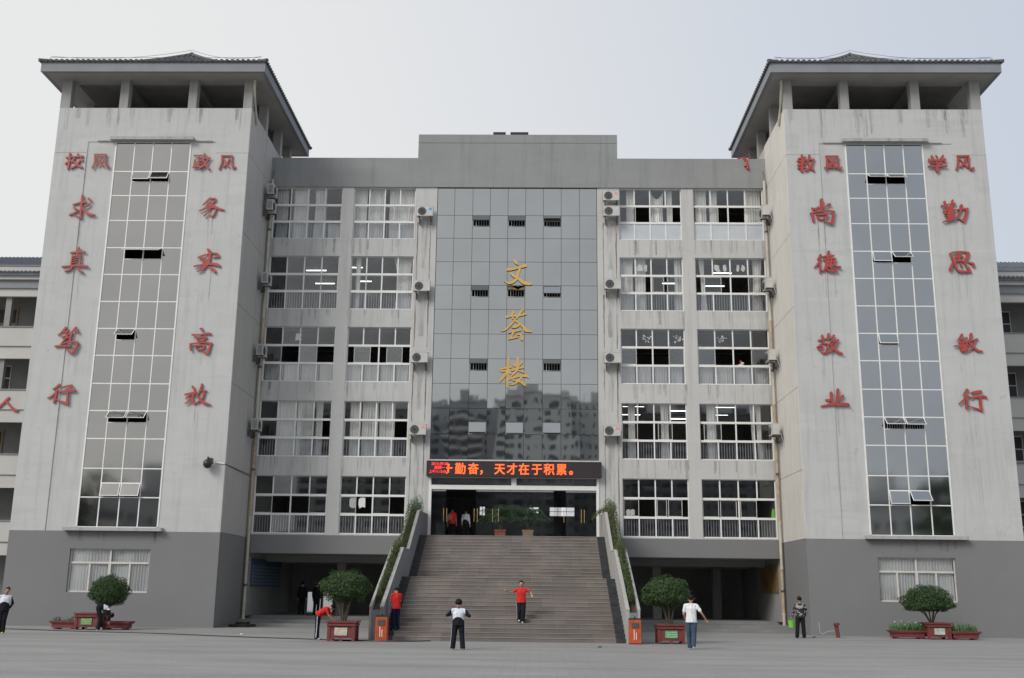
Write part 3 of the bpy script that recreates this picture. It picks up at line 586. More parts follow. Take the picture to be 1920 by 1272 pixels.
# lit fluorescent tubes inside
m_lamp = emit('fluorescent_tube', (0.95, 1.0, 0.97), 3.2)
lamps = [(-11.35, 57.3, 19.25, 1.2, 'outer left fourth floor classroom, near row'), (-11.35, 59.9, 19.25, 1.2, 'outer left fourth floor classroom, far row'),
 (-9.2, 56.7, 19.25, 1.2, 'inner left fourth floor window, near row'), (-8.95, 59.4, 19.25, .9, 'inner left fourth floor window, middle row'), (-9.1, 62.0 - .4, 19.25, 1.2, 'inner left fourth floor window, far row'),
 (8.9, 59.5, 19.25, 1.1, 'inner right fourth floor window, middle row'), (9.06, 61.5, 19.25, 1.1, 'inner right fourth floor window, far row'),
 (11.46, 57.4, 19.25, 1.15, 'outer right fourth floor window, near row'), (11.5, 60.0, 19.25, 1.15, 'outer right fourth floor window, far row'),
 (6.3, 56.25, 11.45, 1.2, 'inner right second floor window, left near row'), (6.35, 58.95, 11.45, 1.2, 'inner right second floor window, left middle row'),
 (9.0, 57.6, 11.45, 1.2, 'inner right second floor window, right near row'), (9.3, 60.3, 11.45, 1.2, 'inner right second floor window, right middle row'),
 (11.2, 56.3, 11.45, 1.15, 'outer right second floor window, near row'), (11.2, 58.8, 11.45, 1.2, 'outer right second floor window, far row')]
for x, y, z, l_, lab in lamps:
    lt = thing('ceiling_lamp', 'lit fluorescent tube on the ceiling, ' + lab, 'lamp', (x, y, z), 'fluorescent tubes in the classrooms')
    MB().box(x - l_ / 2, x + l_ / 2, y - .05, y + .05, z + .03, z + .08).build('fitting', m_white, lt)
    MB().tube([(x - l_ / 2 + .03, y, z), (x + l_ / 2 - .03, y, z)], 0.022, 8).build('tube', m_lamp, lt)

# ---------------------------- mirror glass wall in the middle
CX = [-4.28, -3.36, -2.38, -1.43, -0.48, 0.47, 1.42, 2.38, 3.36, 4.28]
CZ = [23.03, 21.41, 20.11, 18.80, 17.50, 16.18, 14.85, 13.53, 12.21, 10.91, 9.58, 8.28]
OPEN = {(2, 1, 'u', 47), (4, 1, 'u', 45), (6, 1, 'u', 40), (2, 4, 'u', 50), (4, 4, 'u', 52), (6, 4, 'u', 34), (2, 7, 'u', 56), (6, 7, 'u', 57), (2, 9, 'l', 21), (4, 9, 'l', 13), (6, 9, 'l', 19)}
opn = {(c, r): (k, an) for c, r, k, an in OPEN}
gx = 0.010
rnd = random.Random(3)
bk = MB(); holes = {}
for c in range(9):
    for r in range(11):
        x0, x1, z1, z0 = CX[c] + gx, CX[c + 1] - gx, CZ[r] - gx, CZ[r + 1] + gx
        ks = opn.get((c, r))
        tl = rnd.uniform(-.0028, .0028); tv = rnd.uniform(-.0024, .0024)
        def panel(x0, x1, z0, z1, name='glass_panel'):
            m = MB().box(x0, x1, D + .05, D + .062, z0, z1); cx_, cz_ = (x0 + x1) / 2, (z0 + z1) / 2
            m.v = [(a, b + (a - cx_) * tl + (q - cz_) * tv, q) for a, b, q in m.v]
            return m.build(name, m_curtain_glass, hall)
        if not ks: panel(x0, x1, z0, z1); continue
        zm = (z0 + z1) / 2 + (0.02 if ks[0] == 'u' else -.02)
        if ks[0] == 'u': panel(x0, x1, z0, zm - gx); h1, h0 = z1, zm + gx
        else: panel(x0, x1, zm + gx, z1); h1, h0 = zm - gx, z0
        holes[(c, r)] = (x0, x1, h0, h1)
        fr = MB()
        fr.box(x0, x1, D + .045, D + .10, h0, h0 + .025).box(x0, x0 + .025, D + .045, D + .10, h0 + .025, h1).box(x1 - .025, x1, D + .045, D + .10, h0 + .025, h1)
        vent = fr.build('vent_window', m_alu, hall)
        an = R(ks[1]); hh = h1 - h0 - .02
        A = Matrix.Translation((0, D + .035, h1 - .005)) @ Matrix.Rotation(-an, 4, 'X')
        MB().box(x0 + .01, x1 - .01, -.012, 0, -hh, 0).xf(A).build('sash', m_curtain_glass, vent)
        MB().box(x0 + .005, x1 - .005, -.016, .022, -hh - .012, -hh + .018).box(x0 + .005, x0 + .035, -.016, .022, -hh + .018, 0).box(x1 - .035, x1 - .005, -.016, .022, -hh + .018, 0).box(x0 + .04, x1 - .04, -.016, .022, -.035, 0).xf(A).build('sash_frame', m_steel, vent)
        br_ = MB()
        for k in range(7):
            x = x0 + .05 + (x1 - x0 - .10) * k / 6; br_.box(x - .012, x + .012, D + .14, D + .165, h0, h1)
        br_.build('security_bars', m_rail, vent)
        # near-black box, its colour stands in for the unlit room behind the opening
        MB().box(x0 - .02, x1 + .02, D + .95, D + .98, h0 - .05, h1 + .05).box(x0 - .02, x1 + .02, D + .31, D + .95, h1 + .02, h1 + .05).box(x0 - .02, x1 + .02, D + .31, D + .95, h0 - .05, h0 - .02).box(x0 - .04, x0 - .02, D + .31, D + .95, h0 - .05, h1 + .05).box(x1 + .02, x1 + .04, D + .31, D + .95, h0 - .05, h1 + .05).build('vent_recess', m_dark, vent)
# backing wall with the vent holes cut out
xs = sorted(set([-4.30, 4.30] + [h[0] for h in holes.values()] + [h[1] for h in holes.values()]))
zz = sorted(set([8.27, 23.05] + [h[2] for h in holes.values()] + [h[3] for h in holes.values()]))
grid_wall(bk, xs, zz, lambda x, z: not any(h[0] < x < h[1] and h[2] < z < h[3] for h in holes.values()), D + .075, D + .30)
bk.build('glass_backing', m_gasket, hall)

# ---------------------------- entrance
e = MB()
e.box(-4.30, 4.30, D - .04, D + .22, 6.75, 6.97).box(-4.30, -4.16, D - .04, D + .22, 4.284, 6.75).box(4.16, 4.30, D - .04, D + .22, 4.284, 6.75)
e.box(-4.30, -4.18, D - .04, D + .22, 6.97, 7.34).box(4.18, 4.30, D - .04, D + .22, 6.97, 7.34).box(-.13, .13, D - .03, D + .22, 6.97, 7.34).box(-4.30, 4.30, D + 0.0, D + .22, 7.34, 8.17)
ent = e.build('entrance_frame', m_white, hall)
for a, b in ((-4.18, -.13), (.13, 4.18)):
    MB().box(a, b, D + .06, D + .07, 6.97, 7.34).build('transom_pane', m_doorglass, ent)
DX = [-4.16, -3.42, -1.90, -1.02, -0.20, 0.62, 2.02, 2.62, 3.50, 4.16]
tr_ = MB()
for i in range(9):
    a, b = DX[i] + .008, DX[i + 1] - .008
    if i in (1, 6): continue                      # doors standing open
    MB().box(a, b, D + .08, D + .092, 4.30, 6.66).build('glass_door', m_doorglass, ent)
    tr_.box(a, b, D + .07, D + .10, 6.66, 6.74)
tr_.build('door_rail', m_alu, ent)
for k, (x, y, an) in enumerate(((-3.42, D + .1, 70), (2.02, D + .1, 60))):
    A = Matrix.Translation((x, y, 0)) @ Matrix.Rotation(R(an), 4, 'Z')
    MB().box(0.01, .8, -.006, .006, 4.30, 6.66).xf(A).build('glass_door', m_doorglass, ent)
for x in (-3.52, -3.36, -1.98, -1.82, -1.05, -.76, 2.53, 3.40, 3.55):
    h = MB().tube([(x, D - .02, 5.14), (x, D - .02, 5.80)], .016, 8)
    h.tube([(x, D + .09, 5.22), (x, D - .02, 5.22)], .010, 6).tube([(x, D + .09, 5.72), (x, D - .02, 5.72)], .010, 6)
    h.build('door_handle', m_brass, ent)
# LED board
led = thing('led_board', 'long black electronic board with glowing orange red scrolling text over the entrance', 'sign', (0, D - .02, 7.37))
MB().box(-4.39, 4.39, D - .34, D - .02, 7.375, 8.14).build('casing', plain('led_casing', (0.026, 0.018, 0.022), 0.5), led)
MB().box(-4.41, 4.41, D - .355, D - .34, 8.115, 8.15).box(-4.41, 4.41, D - .355, D - .34, 7.36, 7.385).box(-4.41, -4.385, D - .355, D - .34, 7.385, 8.115).box(4.385, 4.41, D - .355, D - .34, 7.385, 8.115).build('border', m_black, led)
m_led = emit('led_orange', (1.0, 0.12, 0.022), 1.25); m_ledr = emit('led_red', (0.95, 0.045, 0.035), 0.9)
def text_mesh(body, size, offset, name, mat, parent, x, y, z, ext=0.006, cw=None, sx=1.0):
    cu = bpy.data.curves.new(name, 'FONT'); cu.body = body; cu.size = size; cu.offset = offset; cu.extrude = ext; cu.resolution_u = 3
    ob = bpy.data.objects.new(name, cu); COL.objects.link(ob)
    dg = bpy.context.evaluated_depsgraph_get(); me = bpy.data.meshes.new_from_object(ob.evaluated_get(dg))
    bpy.data.objects.remove(ob)
    xs = [v.co.x for v in me.vertices]; x0 = min(xs)
    me.transform(Matrix.Translation((-x0, 0, 0))); 
    o = bpy.data.objects.new(name, me); COL.objects.link(o); me.materials.clear(); me.materials.append(mat)
    A = Matrix.Translation((x, y, z)) @ Matrix.Rotation(R(90), 4, 'X') @ Matrix.Diagonal((sx, 1, 1, 1))
    me.transform(A); r0 = rootloc(parent); me.transform(Matrix.Translation(-r0)); o.parent = parent
    return o
fy = D - .352
for ch, px in (('勤', -2.97), ('奋', -2.32), ('，', -1.70), ('天', -0.98), ('才', -0.36), ('在', 0.24), ('于', 0.90), ('积', 1.50), ('累', 2.14), ('。', 2.78)):
    ob_ = text_mesh(ch, 0.60, 0.0, 'led_character', m_led, led, px, fy, 7.53, sx=.93)
    bm_ = bmesh.new(); bm_.from_mesh(ob_.data)
    src = bm_.verts[:] + bm_.edges[:] + bm_.faces[:]
    for i_, (ox_, oz_) in enumerate(((.022, 0), (0, .018), (.022, .018))):
        d_ = bmesh.ops.duplicate(bm_, geom=src)
        for v_ in d_['geom']:
            if isinstance(v_, bmesh.types.BMVert): v_.co += Vector((ox_, -.0015 * (i_ + 1), oz_))
    bm_.to_mesh(ob_.data); bm_.free()
f_ = MB().box(-3.40, -3.24, fy - .005, fy + .005, 7.93, 7.99).box(-3.41, -3.10, fy - .005, fy + .005, 7.76, 7.82).box(-3.35, -3.27, fy - .005, fy + .005, 7.56, 7.93)
f_.box(-3.42, -3.35, fy - .005, fy + .005, 7.50, 7.56); f_.build('led_character', m_led, led)
text_mesh('2013-09-09', 0.20, 0.004, 'led_date', m_ledr, led, -4.17, fy, 7.93, sx=.92)
text_mesh('星期一', 0.19, 0.004, 'led_weekday', m_ledr, led, -4.02, fy, 7.735)
text_mesh('上午11:13:09', 0.18, 0.004, 'led_time', m_ledr, led, -4.28, fy, 7.54, sx=.90)
# two black boxes on the parapet, red cloth
for k, (a, b, lb) in enumerate(((-1.34, -.66, 'shorter'), (-.40, .58, 'longer'))):
    o = MB().box(a, b, D - .05, D + .25, 26.045, 26.20).box(a + .03, b - .03, D - .07, D - .05, 26.07, 26.18).build('floodlight', m_black)
    tag(center_origin(o), '%s black box light on top of the central parapet' % lb, 'light', 'black lights on the parapet')
rb = MB().tube([(12.25, D - .10, 24.72), (12.36, D - .12, 24.45), (12.30, D - .13, 24.2)], [.10, .05, .09], 7).tube([(12.36, D - .12, 24.5), (12.42, D - .12, 24.05)], [.05, .08], 7).tube([(11.9, D, 24.70), (12.3, D - .05, 24.76), (12.7, D, 24.72)], .04, 6)
tag(center_origin(rb.build('red_cloth', m_red)), 'knotted red cloth hanging over the right end of the grey parapet', 'cloth')

# ---------------------------- porticoes under the block
po = MB()
for s in (-1, 1):
    a, b = sorted((s * 4.84, s * 13.39))
    po.box(a, b, D + .30, 66.0, 3.49, 3.6)
    po.box(s * 13.20, s * 13.39, D + .30, 66.0, .45, 3.49)
    for yy in (57.5, 61.5): po.box(a, b, yy, yy + .3, 3.15, 3.49)
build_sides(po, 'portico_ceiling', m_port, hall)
pw = MB()
grid_wall(pw, sorted([-13.2, -12.25, -11.45, -11.32, -10.75, -8.9, -5.0]), [.45, 1.60, 3.49], lambda x, z: not (z < 1.6 and (-12.25 < x < -11.45 or -11.32 < x < -10.75)), 64.0, 64.2)
pw.box(5.0, 13.2, 64.0, 64.2, .45, 3.49)
pw.box(-5.3, 5.3, 62.4, 62.6, .004, 3.49)
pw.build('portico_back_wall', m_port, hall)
for x, y in ((-9.3, 58.5), (-6.6, 58.5), (7.6, 58.5), (11.2, 61.0)):
    MB().box(x - .22, x + .22, y - .22, y + .22, .45, 3.15).build('column', m_port, hall)
dd = MB().box(7.95, 8.55, 63.93, 64.0, .45, 2.9)
dd.build('portico_door', m_steel, hall)
MB().box(-13.19, -13.16, D + .42, 61.0, 1.85, 3.25).build('notice_board', None or plain('blue_board', (0.05, 0.10, 0.17), 0.5, var=.3, vs=2), hall)
nb_ = MB()
for i in range(6):
    for j in range(12):
        nb_.box(-13.155, -13.15, D + .6 + j * .55, D + .6 + j * .55 + .40, 1.95 + i * .17, 2.06 + i * .17)
nb_.build('notice_board_print', plain('board_print', (0.22, 0.27, 0.33), 0.6), hall)
MB().box(13.16, 13.19, D + .42, 58.4, 1.84, 3.2).build('notice_board', plain('ochre_board', (0.22, 0.13, 0.045), 0.6, var=.5, vs=1.5), hall)

# ---------------------------- stains under the air conditioners
def stain(parent, x, z1, z0, wd, mat, y, name='rust_streak'):
    n = 10; vs = []; rr = random.Random(int(x * 100 + z1))
    for i in range(n + 1):
        z = z1 + (z0 - z1) * i / n; ww = wd * (0.7 + 0.5 * rr.random()) * (1 - .35 * i / n); xx = x + rr.uniform(-.01, .01)
        vs += [(xx - ww / 2, y, z), (xx + ww / 2, y, z)]
    MB()._add(vs, [(2 * i, 2 * i + 1, 2 * i + 3, 2 * i + 2) for i in range(n)]).build(name, mat, parent)
for s, lst in ((-1, (21.0, 16.85, 13.05, 9.3)), (1, (21.0, 17.0, 13.05, 9.3))):
    for i, z in enumerate(lst):
        zl = (17.8, 14.1, 10.2, 4.5)[i]
        for xx in (4.62, 5.30):
            stain(hall, s * xx, z, zl, .065, m_rust, D - .004)
        stain(hall, s * 4.96, z - .05, zl + .6, .34, m_grime, D - .007, 'grime_streak')
for (side, bay, fl) in SPEC:
    a, b = WX[bay]; rr = random.Random(fl * 5 + bay * 3 + (side == 'L'))
    xa, xb = (-b, -a) if side == 'L' else (a, b)
    for k in range(7):
        x = rr.uniform(xa, xb); stain(hall, x, ZB[fl] - .02, ZB[fl] - rr.uniform(.35, .9) if fl < 4 else ZB[fl] - .05, rr.uniform(.05, .22), m_grime, D - .004 - k * .0006, 'grime_streak')
    if fl < 4: stain(hall, xa + .06 if side == 'L' else xb - .06, ZB[fl] - .02, ZB[fl] - .98, .25, m_grime, D - .010, 'grime_streak')
sj = MB()
for (side, bay, fl) in SPEC:
    if fl == 4: continue
    a, b = WX[bay]; xa, xb = (-b, -a) if side == 'L' else (a, b)
    for u in (.25, .5, .75): sj.box(xa + (xb - xa) * u - .006, xa + (xb - xa) * u + .006, D - .0030, D + .001, ZT[fl + 1] + .03, ZB[fl] - .03)
sj.build('panel_joint', plain('joint_line', (0.27, 0.265, 0.25), .9), hall)

# ------------------------------------------------------------------ towers
def tower(s, word):
    tw = thing('stair_tower', 'pale concrete stair tower at the %s end with open belvedere, glass strip and red characters' % word, 'building', (s * 18.3, T, 0))
    sx = lambda x: s * x
    def bx(m, x0, x1, y0, y1, z0, z1): return m.box(sx(x0), sx(x1), y0, y1, z0, z1)
    YB = 58.3
    ms = m_strip if s < 0 else m_strip_r
    # body shell
    m = MB(); bx(m, 13.41, 13.60, T + .30, YB, 0, 25.40); bx(m, 23.0, 23.20, T + .30, YB, 0, 25.40); bx(m, 13.60, 23.0, YB - .2, YB, 0, 25.40); bx(m, 13.6, 23.0, T + .30, YB - .2, 24.3, 24.5)
    m.build('side_wall', m_side, tw)
    # front: outer zones, centre zone with strip, band above
    m = MB(); bx(m, 13.40, 23.20, T, T + .30, 23.56, 25.40)
    bx(m, 13.40, 15.05, T, T + .30, 22.975, 23.56); bx(m, 21.55, 23.20, T, T + .30, 22.975, 23.56)
    m.build('front_wall', m_wall, tw)
    m = MB(); bx(m, 13.40, 15.05, T - .012, T + .30, 4.25, 22.955); bx(m, 21.55, 23.20, T - .012, T + .30, 4.25, 22.955)
    m.build('front_wall', m_wall, tw)
    m = MB(); bx(m, 15.05, 16.35, T + .028, T + .30, 4.25, 23.56); bx(m, 20.10, 21.55, T + .028, T + .30, 4.25, 23.56); bx(m, 16.35, 20.10, T + .028, T + .30, 23.50, 23.56); bx(m, 16.35, 20.10, T + .028, T + .30, 4.25, 4.45)
    m.build('front_wall', m_wall, tw)
    # grey plinth with window hole
    m = MB(); xs = [13.40, 16.56, 20.05, 23.20] if s > 0 else [13.40, 16.55, 20.27, 23.20]
    gw = (xs[1], xs[2])
    ss = sorted(sx(v) for v in xs)
    grid_wall(m, ss, [0, 1.50, 3.45, 4.25], lambda x, z: not (gw[0] < abs(x) < gw[1] and 1.5 < z < 3.45), T - .02, T + .30)
    bx(m, 13.38, 13.41, T + .30, YB, 0, 4.25); bx(m, 23.20, 23.22, T + .30, YB, 0, 4.25)
    m.build('plinth', m_base, tw)
    rr = random.Random(50 + s)
    for k in range(16):
        x = rr.uniform(13.5, 23.1); stain(tw, sx(x), 25.38, 25.38 - rr.uniform(.3, 1.5), rr.uniform(.06, .40), m_grime, T - .003 - k * .0005, 'grime_streak')
    for k in range(8):
        x = rr.uniform(16.1, 20.5); stain(tw, sx(x), 4.24, 4.24 - rr.uniform(.2, .6), rr.uniform(.08, .3), m_grime, T - .024 - k * .0005, 'grime_streak')
    for x0_, zt in ((14.98, 19.4), (14.98, 16.7), (14.98, 12.7), (14.98, 10.1), (21.46, 19.4), (21.46, 16.7), (21.46, 12.7), (21.46, 10.1)):
        for k in range(3):
            x = x0_ + rr.uniform(-.4, .45); stain(tw, sx(x), zt + .2, zt - rr.uniform(.5, 1.5), rr.uniform(.03, .08), m_grime, T - .0155 - k * .0005, 'grime_streak')
    # side panels with joints, on the face that looks at the block
    zj = [4.25, 7.38, 11.26, 15.17, 18.82, 22.97, 25.40]
    for i in range(6):
        for (ya, yb) in ((T + .012, 52.55), (52.58, D)):
            m = MB(); bx(m, 13.375, 13.409, ya, yb, zj[i] + .012, zj[i + 1] - .012)
            m.build('wall_panel', m_side if s < 0 else m_side_lit, tw)  # right tower takes the plaster with sunlight in its colour
    # belvedere
    m = MB()
    for a in ((13.40, 13.84), (16.24, 16.66), (19.74, 20.18), (22.70, 23.20)):
        MB().box(sx(a[0]), sx(a[1]), T, T + .42, 25.40, 26.96).build('pillar', m_pillar, tw)
    for ya in (52.35, 55.55, YB - .45):
        MB().box(sx(13.40), sx(13.84), ya, ya + .42, 25.40, 26.96).build('pillar', m_pillar, tw)
        MB().box(sx(22.78), sx(23.20), ya, ya + .42, 25.40, 26.96).build('pillar', m_pillar, tw)
    for a in (16.24, 19.74): MB().box(sx(a), sx(a + .42), YB - .45, YB - .03, 25.40, 26.96).build('pillar', m_pillar, tw)
    m = MB(); bx(m, 14.0, 22.6, T + .6, YB - .6, 26.90, 26.955)
    for a in (16.3, 19.8): bx(m, a, a + .3, T + .6, YB - .6, 26.55, 26.90)
    for ya in (52.4, 55.6): bx(m, 14.0, 22.6, ya, ya + .3, 26.60, 26.90)
    m.build('belvedere_ceiling', m_bare, tw)  # part of the shade under the roof is in the concrete's colour
    # eave ring: soffit and fascia
    X0, X1, Y0, Y1 = 12.60, 23.95, 48.50, 59.22
    m = MB(); bx(m, X0 + .02, X1 - .02, Y0 + .02, Y1 - .02, 26.96, 27.0); m.build('soffit', m_soffit, tw)
    m = MB(); bx(m, X0, X1, Y0, Y0 + .18, 26.95, 27.47); bx(m, X0, X1, Y1 - .18, Y1, 26.95, 27.47); bx(m, X0, X0 + .18, Y0 + .18, Y1 - .18, 26.95, 27.47); bx(m, X1 - .18, X1, Y0 + .18, Y1 - .18, 26.95, 27.47)
    m.build('fascia', m_fascia, tw)
    # hipped roof, slightly sagging, with barrel tiles
    EX0, EX1, EY0, EY1 = X0 - .10, X1 + .10, Y0 - .10, Y1 + .10; cx_, cy_ = (EX0 + EX1) / 2, (EY0 + EY1) / 2; ZE, ZA = 27.49, 30.75
    hx, hy = (EX1 - EX0) / 2, (EY1 - EY0) / 2
    def zr(x, y):
        t_ = 1 - max(abs(x - cx_) / hx, abs(y - cy_) / hy); t_ = max(0, t_); return ZE + (ZA - ZE) * (.60 * t_ + .40 * t_ * t_)
    m = MB(); n = 28; vs = []
    for j in range(n + 1):
        for i in range(n + 1):
            x = EX0 + (EX1 - EX0) * i / n; y = EY0 + (EY1 - EY0) * j / n; vs.append((sx(x), y, zr(x, y)))
    m._add(vs, [(j * (n + 1) + i, j * (n + 1) + i + 1, (j + 1) * (n + 1) + i + 1, (j + 1) * (n + 1) + i) for j in range(n) for i in range(n)])
    bx(m, EX0, EX1, EY0, EY1, 27.47, 27.488)
    roof = m.build('roof', m_tile, tw)
    tl = MB(); rr = random.Random(5)
    for x in [EX0 + .14 + .27 * k for k in range(int((EX1 - EX0) / .27))]:
        lim = hy * (1 - abs(x - cx_) / hx)
        for dirn in (-1, 1):
            yy0 = cy_ + dirn * hy; L_ = lim; k = 0; y = 0.0
            while y < L_ - .05:
                y2 = min(y + .40, L_)
                ya, yb = yy0 - dirn * y, yy0 - dirn * y2
                za, zb2 = zr(x, ya), zr(x, yb)
                r1, r2 = .085, .068
                tl.tube([(sx(x), ya, za + .015), (sx(x), yb, zb2 + .01)], [r1, r2], 6, cap=True); y = y2
    stuff(tl.build('tile_rows', m_tile, roof))
    tl = MB()
    for y in [EY0 + .14 + .27 * k for k in range(int((EY1 - EY0) / .27))]:
        lim = hx * (1 - abs(y - cy_) / hy)
        for dirn in (-1, 1):
            xx0 = cx_ + dirn * hx; u = 0.0
            while u < lim - .05:
                u2 = min(u + .40, lim); xa, xb = xx0 - dirn * u, xx0 - dirn * u2
                tl.tube([(sx(xa), y, zr(xa, y) + .015), (sx(xb), y, zr(xb, y) + .01)], [.085, .068], 6); u = u2
    stuff(tl.build('tile_rows', m_tile, roof))
    for qx, qy in ((EX0, EY0), (EX1, EY0), (EX0, EY1), (EX1, EY1)):
        P = [(sx(qx + (cx_ - qx) * k / 14), qy + (cy_ - qy) * k / 14, zr(qx + (cx_ - qx) * k / 14, qy + (cy_ - qy) * k / 14) + .03) for k in range(15)]
        MB().tube(P, .10, 8).build('hip_ridge', m_tile, roof)
    MB().ball((sx(cx_), cy_, ZA + .06), (.12, .12, .10), 10, 7).build('ridge_finial', m_tile, roof)
    # lightning conductor wire
    m = MB()
    for qx, qy in ((EX0, EY0), (EX1, EY0)):
        P = [(sx(qx + (cx_ - qx) * k / 14), qy + (cy_ - qy) * k / 14, zr(qx + (cx_ - qx) * k / 14, qy + (cy_ - qy) * k / 14) + .30) for k in range(1, 15)]
        m.tube(P, .010, 5)
    m.tube([(sx(EX0 + .4), EY0 + .3, 27.82), (sx(EX1 - .4), EY0 + .3, 27.82)], .010, 5)
    for k in range(9):
        x = EX0 + .4 + (EX1 - EX0 - .8) * k / 8; m.tube([(sx(x), EY0 + .3, 27.6), (sx(x), EY0 + .3, 27.82)], .010, 5)
    m.build('lightning_wire', m_steel, tw)
    # lintel and sill slabs of the strip
    lx = (16.15, 20.36); m = MB(); bx(m, lx[0], lx[1], T - .27, T + .03, 23.58, 23.74); bx(m, lx[0] - .9, lx[0], T - .05, T - .001, 23.575, 23.63); bx(m, lx[1], lx[1] + .7, T - .05, T - .001, 23.575, 23.63); m.build('lintel_slab', m_sill, tw)
    m = MB(); bx(m, 16.05, 20.62, T - .32, T + .05, 4.255, 4.41); m.build('sill_slab', m_sill, tw)
    # glass strip
    SX = [16.35 + (20.10 - 16.35) * k / 4 for k in range(5)]
    SZ = [23.50, 21.97, 20.69, 19.38, 17.97, 16.60, 15.23, 13.88, 12.55, 11.18, 9.87, 8.54, 7.14, 5.80, 4.46]
    f = MB(); t_ = .026
    bx(f, SX[0] - .05, SX[0] + .02, T + .0, T + .07, 4.46, 23.50); bx(f, SX[4] - .02, SX[4] + .05, T + .0, T + .07, 4.46, 23.50)
    for k in (1, 2, 3): bx(f, SX[k] - t_, SX[k] + t_, T + .015, T + .07, 4.46, 23.50)
    for z in SZ[1:-1]:
        for k in range(4): bx(f, SX[k] + t_, SX[k + 1] - t_, T + .02, T + .07, z - t_, z + t_)
    bx(f, SX[0] + .02, SX[4] - .02, T + .0, T + .014, 4.41, 4.46)
    strip = f.build('window_strip', m_white, tw)
    if s < 0: ops = {(1, 1, 'u', 24), (2, 1, 'u', 30), (1, 4, 'u', 66), (2, 4, 'u', 65), (1, 7, 'u', 46), (1, 10, 'u', 44), (2, 10, 'u', 45), (1, 12, 'l', 15), (2, 12, 'l', 17)}
    else: ops = {(1, 1, 'u', 56), (2, 1, 'u', 54), (1, 4, 'u', 17), (2, 4, 'u', 46), (1, 7, 'u', 18), (1, 10, 'u', 46), (2, 10, 'u', 44), (1, 12, 'l', 12), (2, 12, 'l', 40)}
    if s > 0: pass
    od = {(c, r): (k, an) for c, r, k, an in ops}
    rr = random.Random(8 + s)
    for c in range(4):
        for r in range(14):
            # columns are counted from the left as seen in the picture
            cc = c if s > 0 else 3 - c
            x0, x1, z1, z0 = SX[cc] + t_, SX[cc + 1] - t_, SZ[r] - t_, SZ[r + 1] + t_
            tv, th = rr.uniform(-.002, .002), rr.uniform(-.002, .002)
            def pane(z0, z1):
                m = MB(); bx(m, x0, x1, T + .035, T + .045, z0, z1); cxx, czz = sx((x0 + x1) / 2), (z0 + z1) / 2
                m.v = [(a, b + (a - cxx) * th + (q - czz) * tv, q) for a, b, q in m.v]; m.build('pane', ms, strip)
            k = od.get((c, r))
            if not k: pane(z0, z1); continue
            zm = (z0 + z1) / 2 if k[0] == 'l' else z1 - (z1 - z0) * .42
            if k[0] == 'u': pane(z0, zm - .02); h0, h1 = zm + .02, z1
            else: pane(zm + .02, z1); h0, h1 = z0, zm - .02
            m = MB(); bx(m, x0, x1, T + .02, T + .07, h0 - .038, h0 - .002) if k[0] == 'u' else bx(m, x0, x1, T + .02, T + .07, h1 + .002, h1 + .038); m.build('vent_bar', m_white, strip)
            hh = h1 - h0 - .01; A = Matrix.Translation((0, T + .012, h1)) @ Matrix.Rotation(-R(k[1]), 4, 'X')
            m = MB(); bx(m, x0 + .03, x1 - .03, -.010, 0, -hh + .03, -.02); m.xf(A).build('sash_pane', ms, strip)
            m = MB(); bx(m, x0, x1, -.014, .016, -hh, -hh + .03); bx(m, x0, x1, -.014, .016, -.02, 0); bx(m, x0, x0 + .03, -.014, .016, -hh + .03, -.02); bx(m, x1 - .03, x1, -.014, .016, -hh + .03, -.02); m.xf(A).build('sash', m_white, strip)
            br_ = MB()
            if r == 10 and s > 0:
                for q in range(8): x = x0 + .05 + (x1 - x0 - .1) * q / 7; bx(br_, x - .01, x + .01, T + .12, T + .14, h0, h1)
                br_.build('security_bars', m_rail, strip)
    # near-black sheet behind the strip, darkness of the stair shaft put into its colour
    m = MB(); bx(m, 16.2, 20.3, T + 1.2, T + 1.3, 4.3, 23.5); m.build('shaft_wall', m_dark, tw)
    # ground floor window with curtains
    a, b = gw; f = MB(); y0, y1 = T + .10, T + .16
    bx(f, a, b, y0, y1, 1.50, 1.57); bx(f, a, b, y0, y1, 3.40, 3.45); bx(f, a, a + .06, y0, y1, 1.57, 3.40); bx(f, b - .06, b, y0, y1, 1.57, 3.40)
    bx(f, a + .06, b - .06, y0 - .01, y1, 2.78, 2.87); mid = (a + b) / 2; bx(f, mid - .06, mid + .06, y0 - .01, y1, 1.57, 2.78); bx(f, mid - .04, mid + .04, y0, y1, 2.87, 3.40)
    for q in (.25, .75): x = a + (b - a) * q; bx(f, x - .04, x + .04, y0, y1, 1.57, 2.78)
    wn = f.build('window', m_sash, tw)
    for q in range(4):
        u0, u1 = a + (b - a) * q / 4 + .05, a + (b - a) * (q + 1) / 4 - .05
        m = MB(); bx(m, u0, u1, T + .125, T + .131, 1.57, 2.78); m.build('pane', m_glass_hi, wn)
    for q in range(2):
        u0, u1 = a + (b - a) * q / 2 + .05, a + (b - a) * (q + 1) / 2 - .05
        m = MB(); bx(m, u0, u1, T + .125, T + .131, 2.87, 3.40); m.build('pane', m_glass_hi, wn)
    for q, (u0, u1) in enumerate(((a + .08, mid - .02), (mid + .02, b - .08))):
        xa, xb = sorted((sx(u0), sx(u1)))
        o = curtain(xa, xb, 1.5, 3.45, T + .21, 1, seed=40 + q + s).build('curtain', m_curt, smooth=True)
        lr = ('left' if (q == 0) == (s > 0) else 'right')
        tag(center_origin(o), 'pale grey curtain in the %s half of the ground floor window of the %s tower' % (lr, word), 'curtain', 'curtains in the ground floor windows')
    # camera-side rain pipe inside the belvedere corner
    x = 13.20
    MB().tube([(sx(13.30), T - .12, 26.9), (sx(13.30), T - .10, 26.5), (sx(13.32), T + .6, 25.3), (sx(13.30), T + .9, 24.9)], .07, 8).build('rainwater_pipe', m_pipe, tw)
    return tw
towL = tower(-1, 'left'); towR = tower(1, 'right')

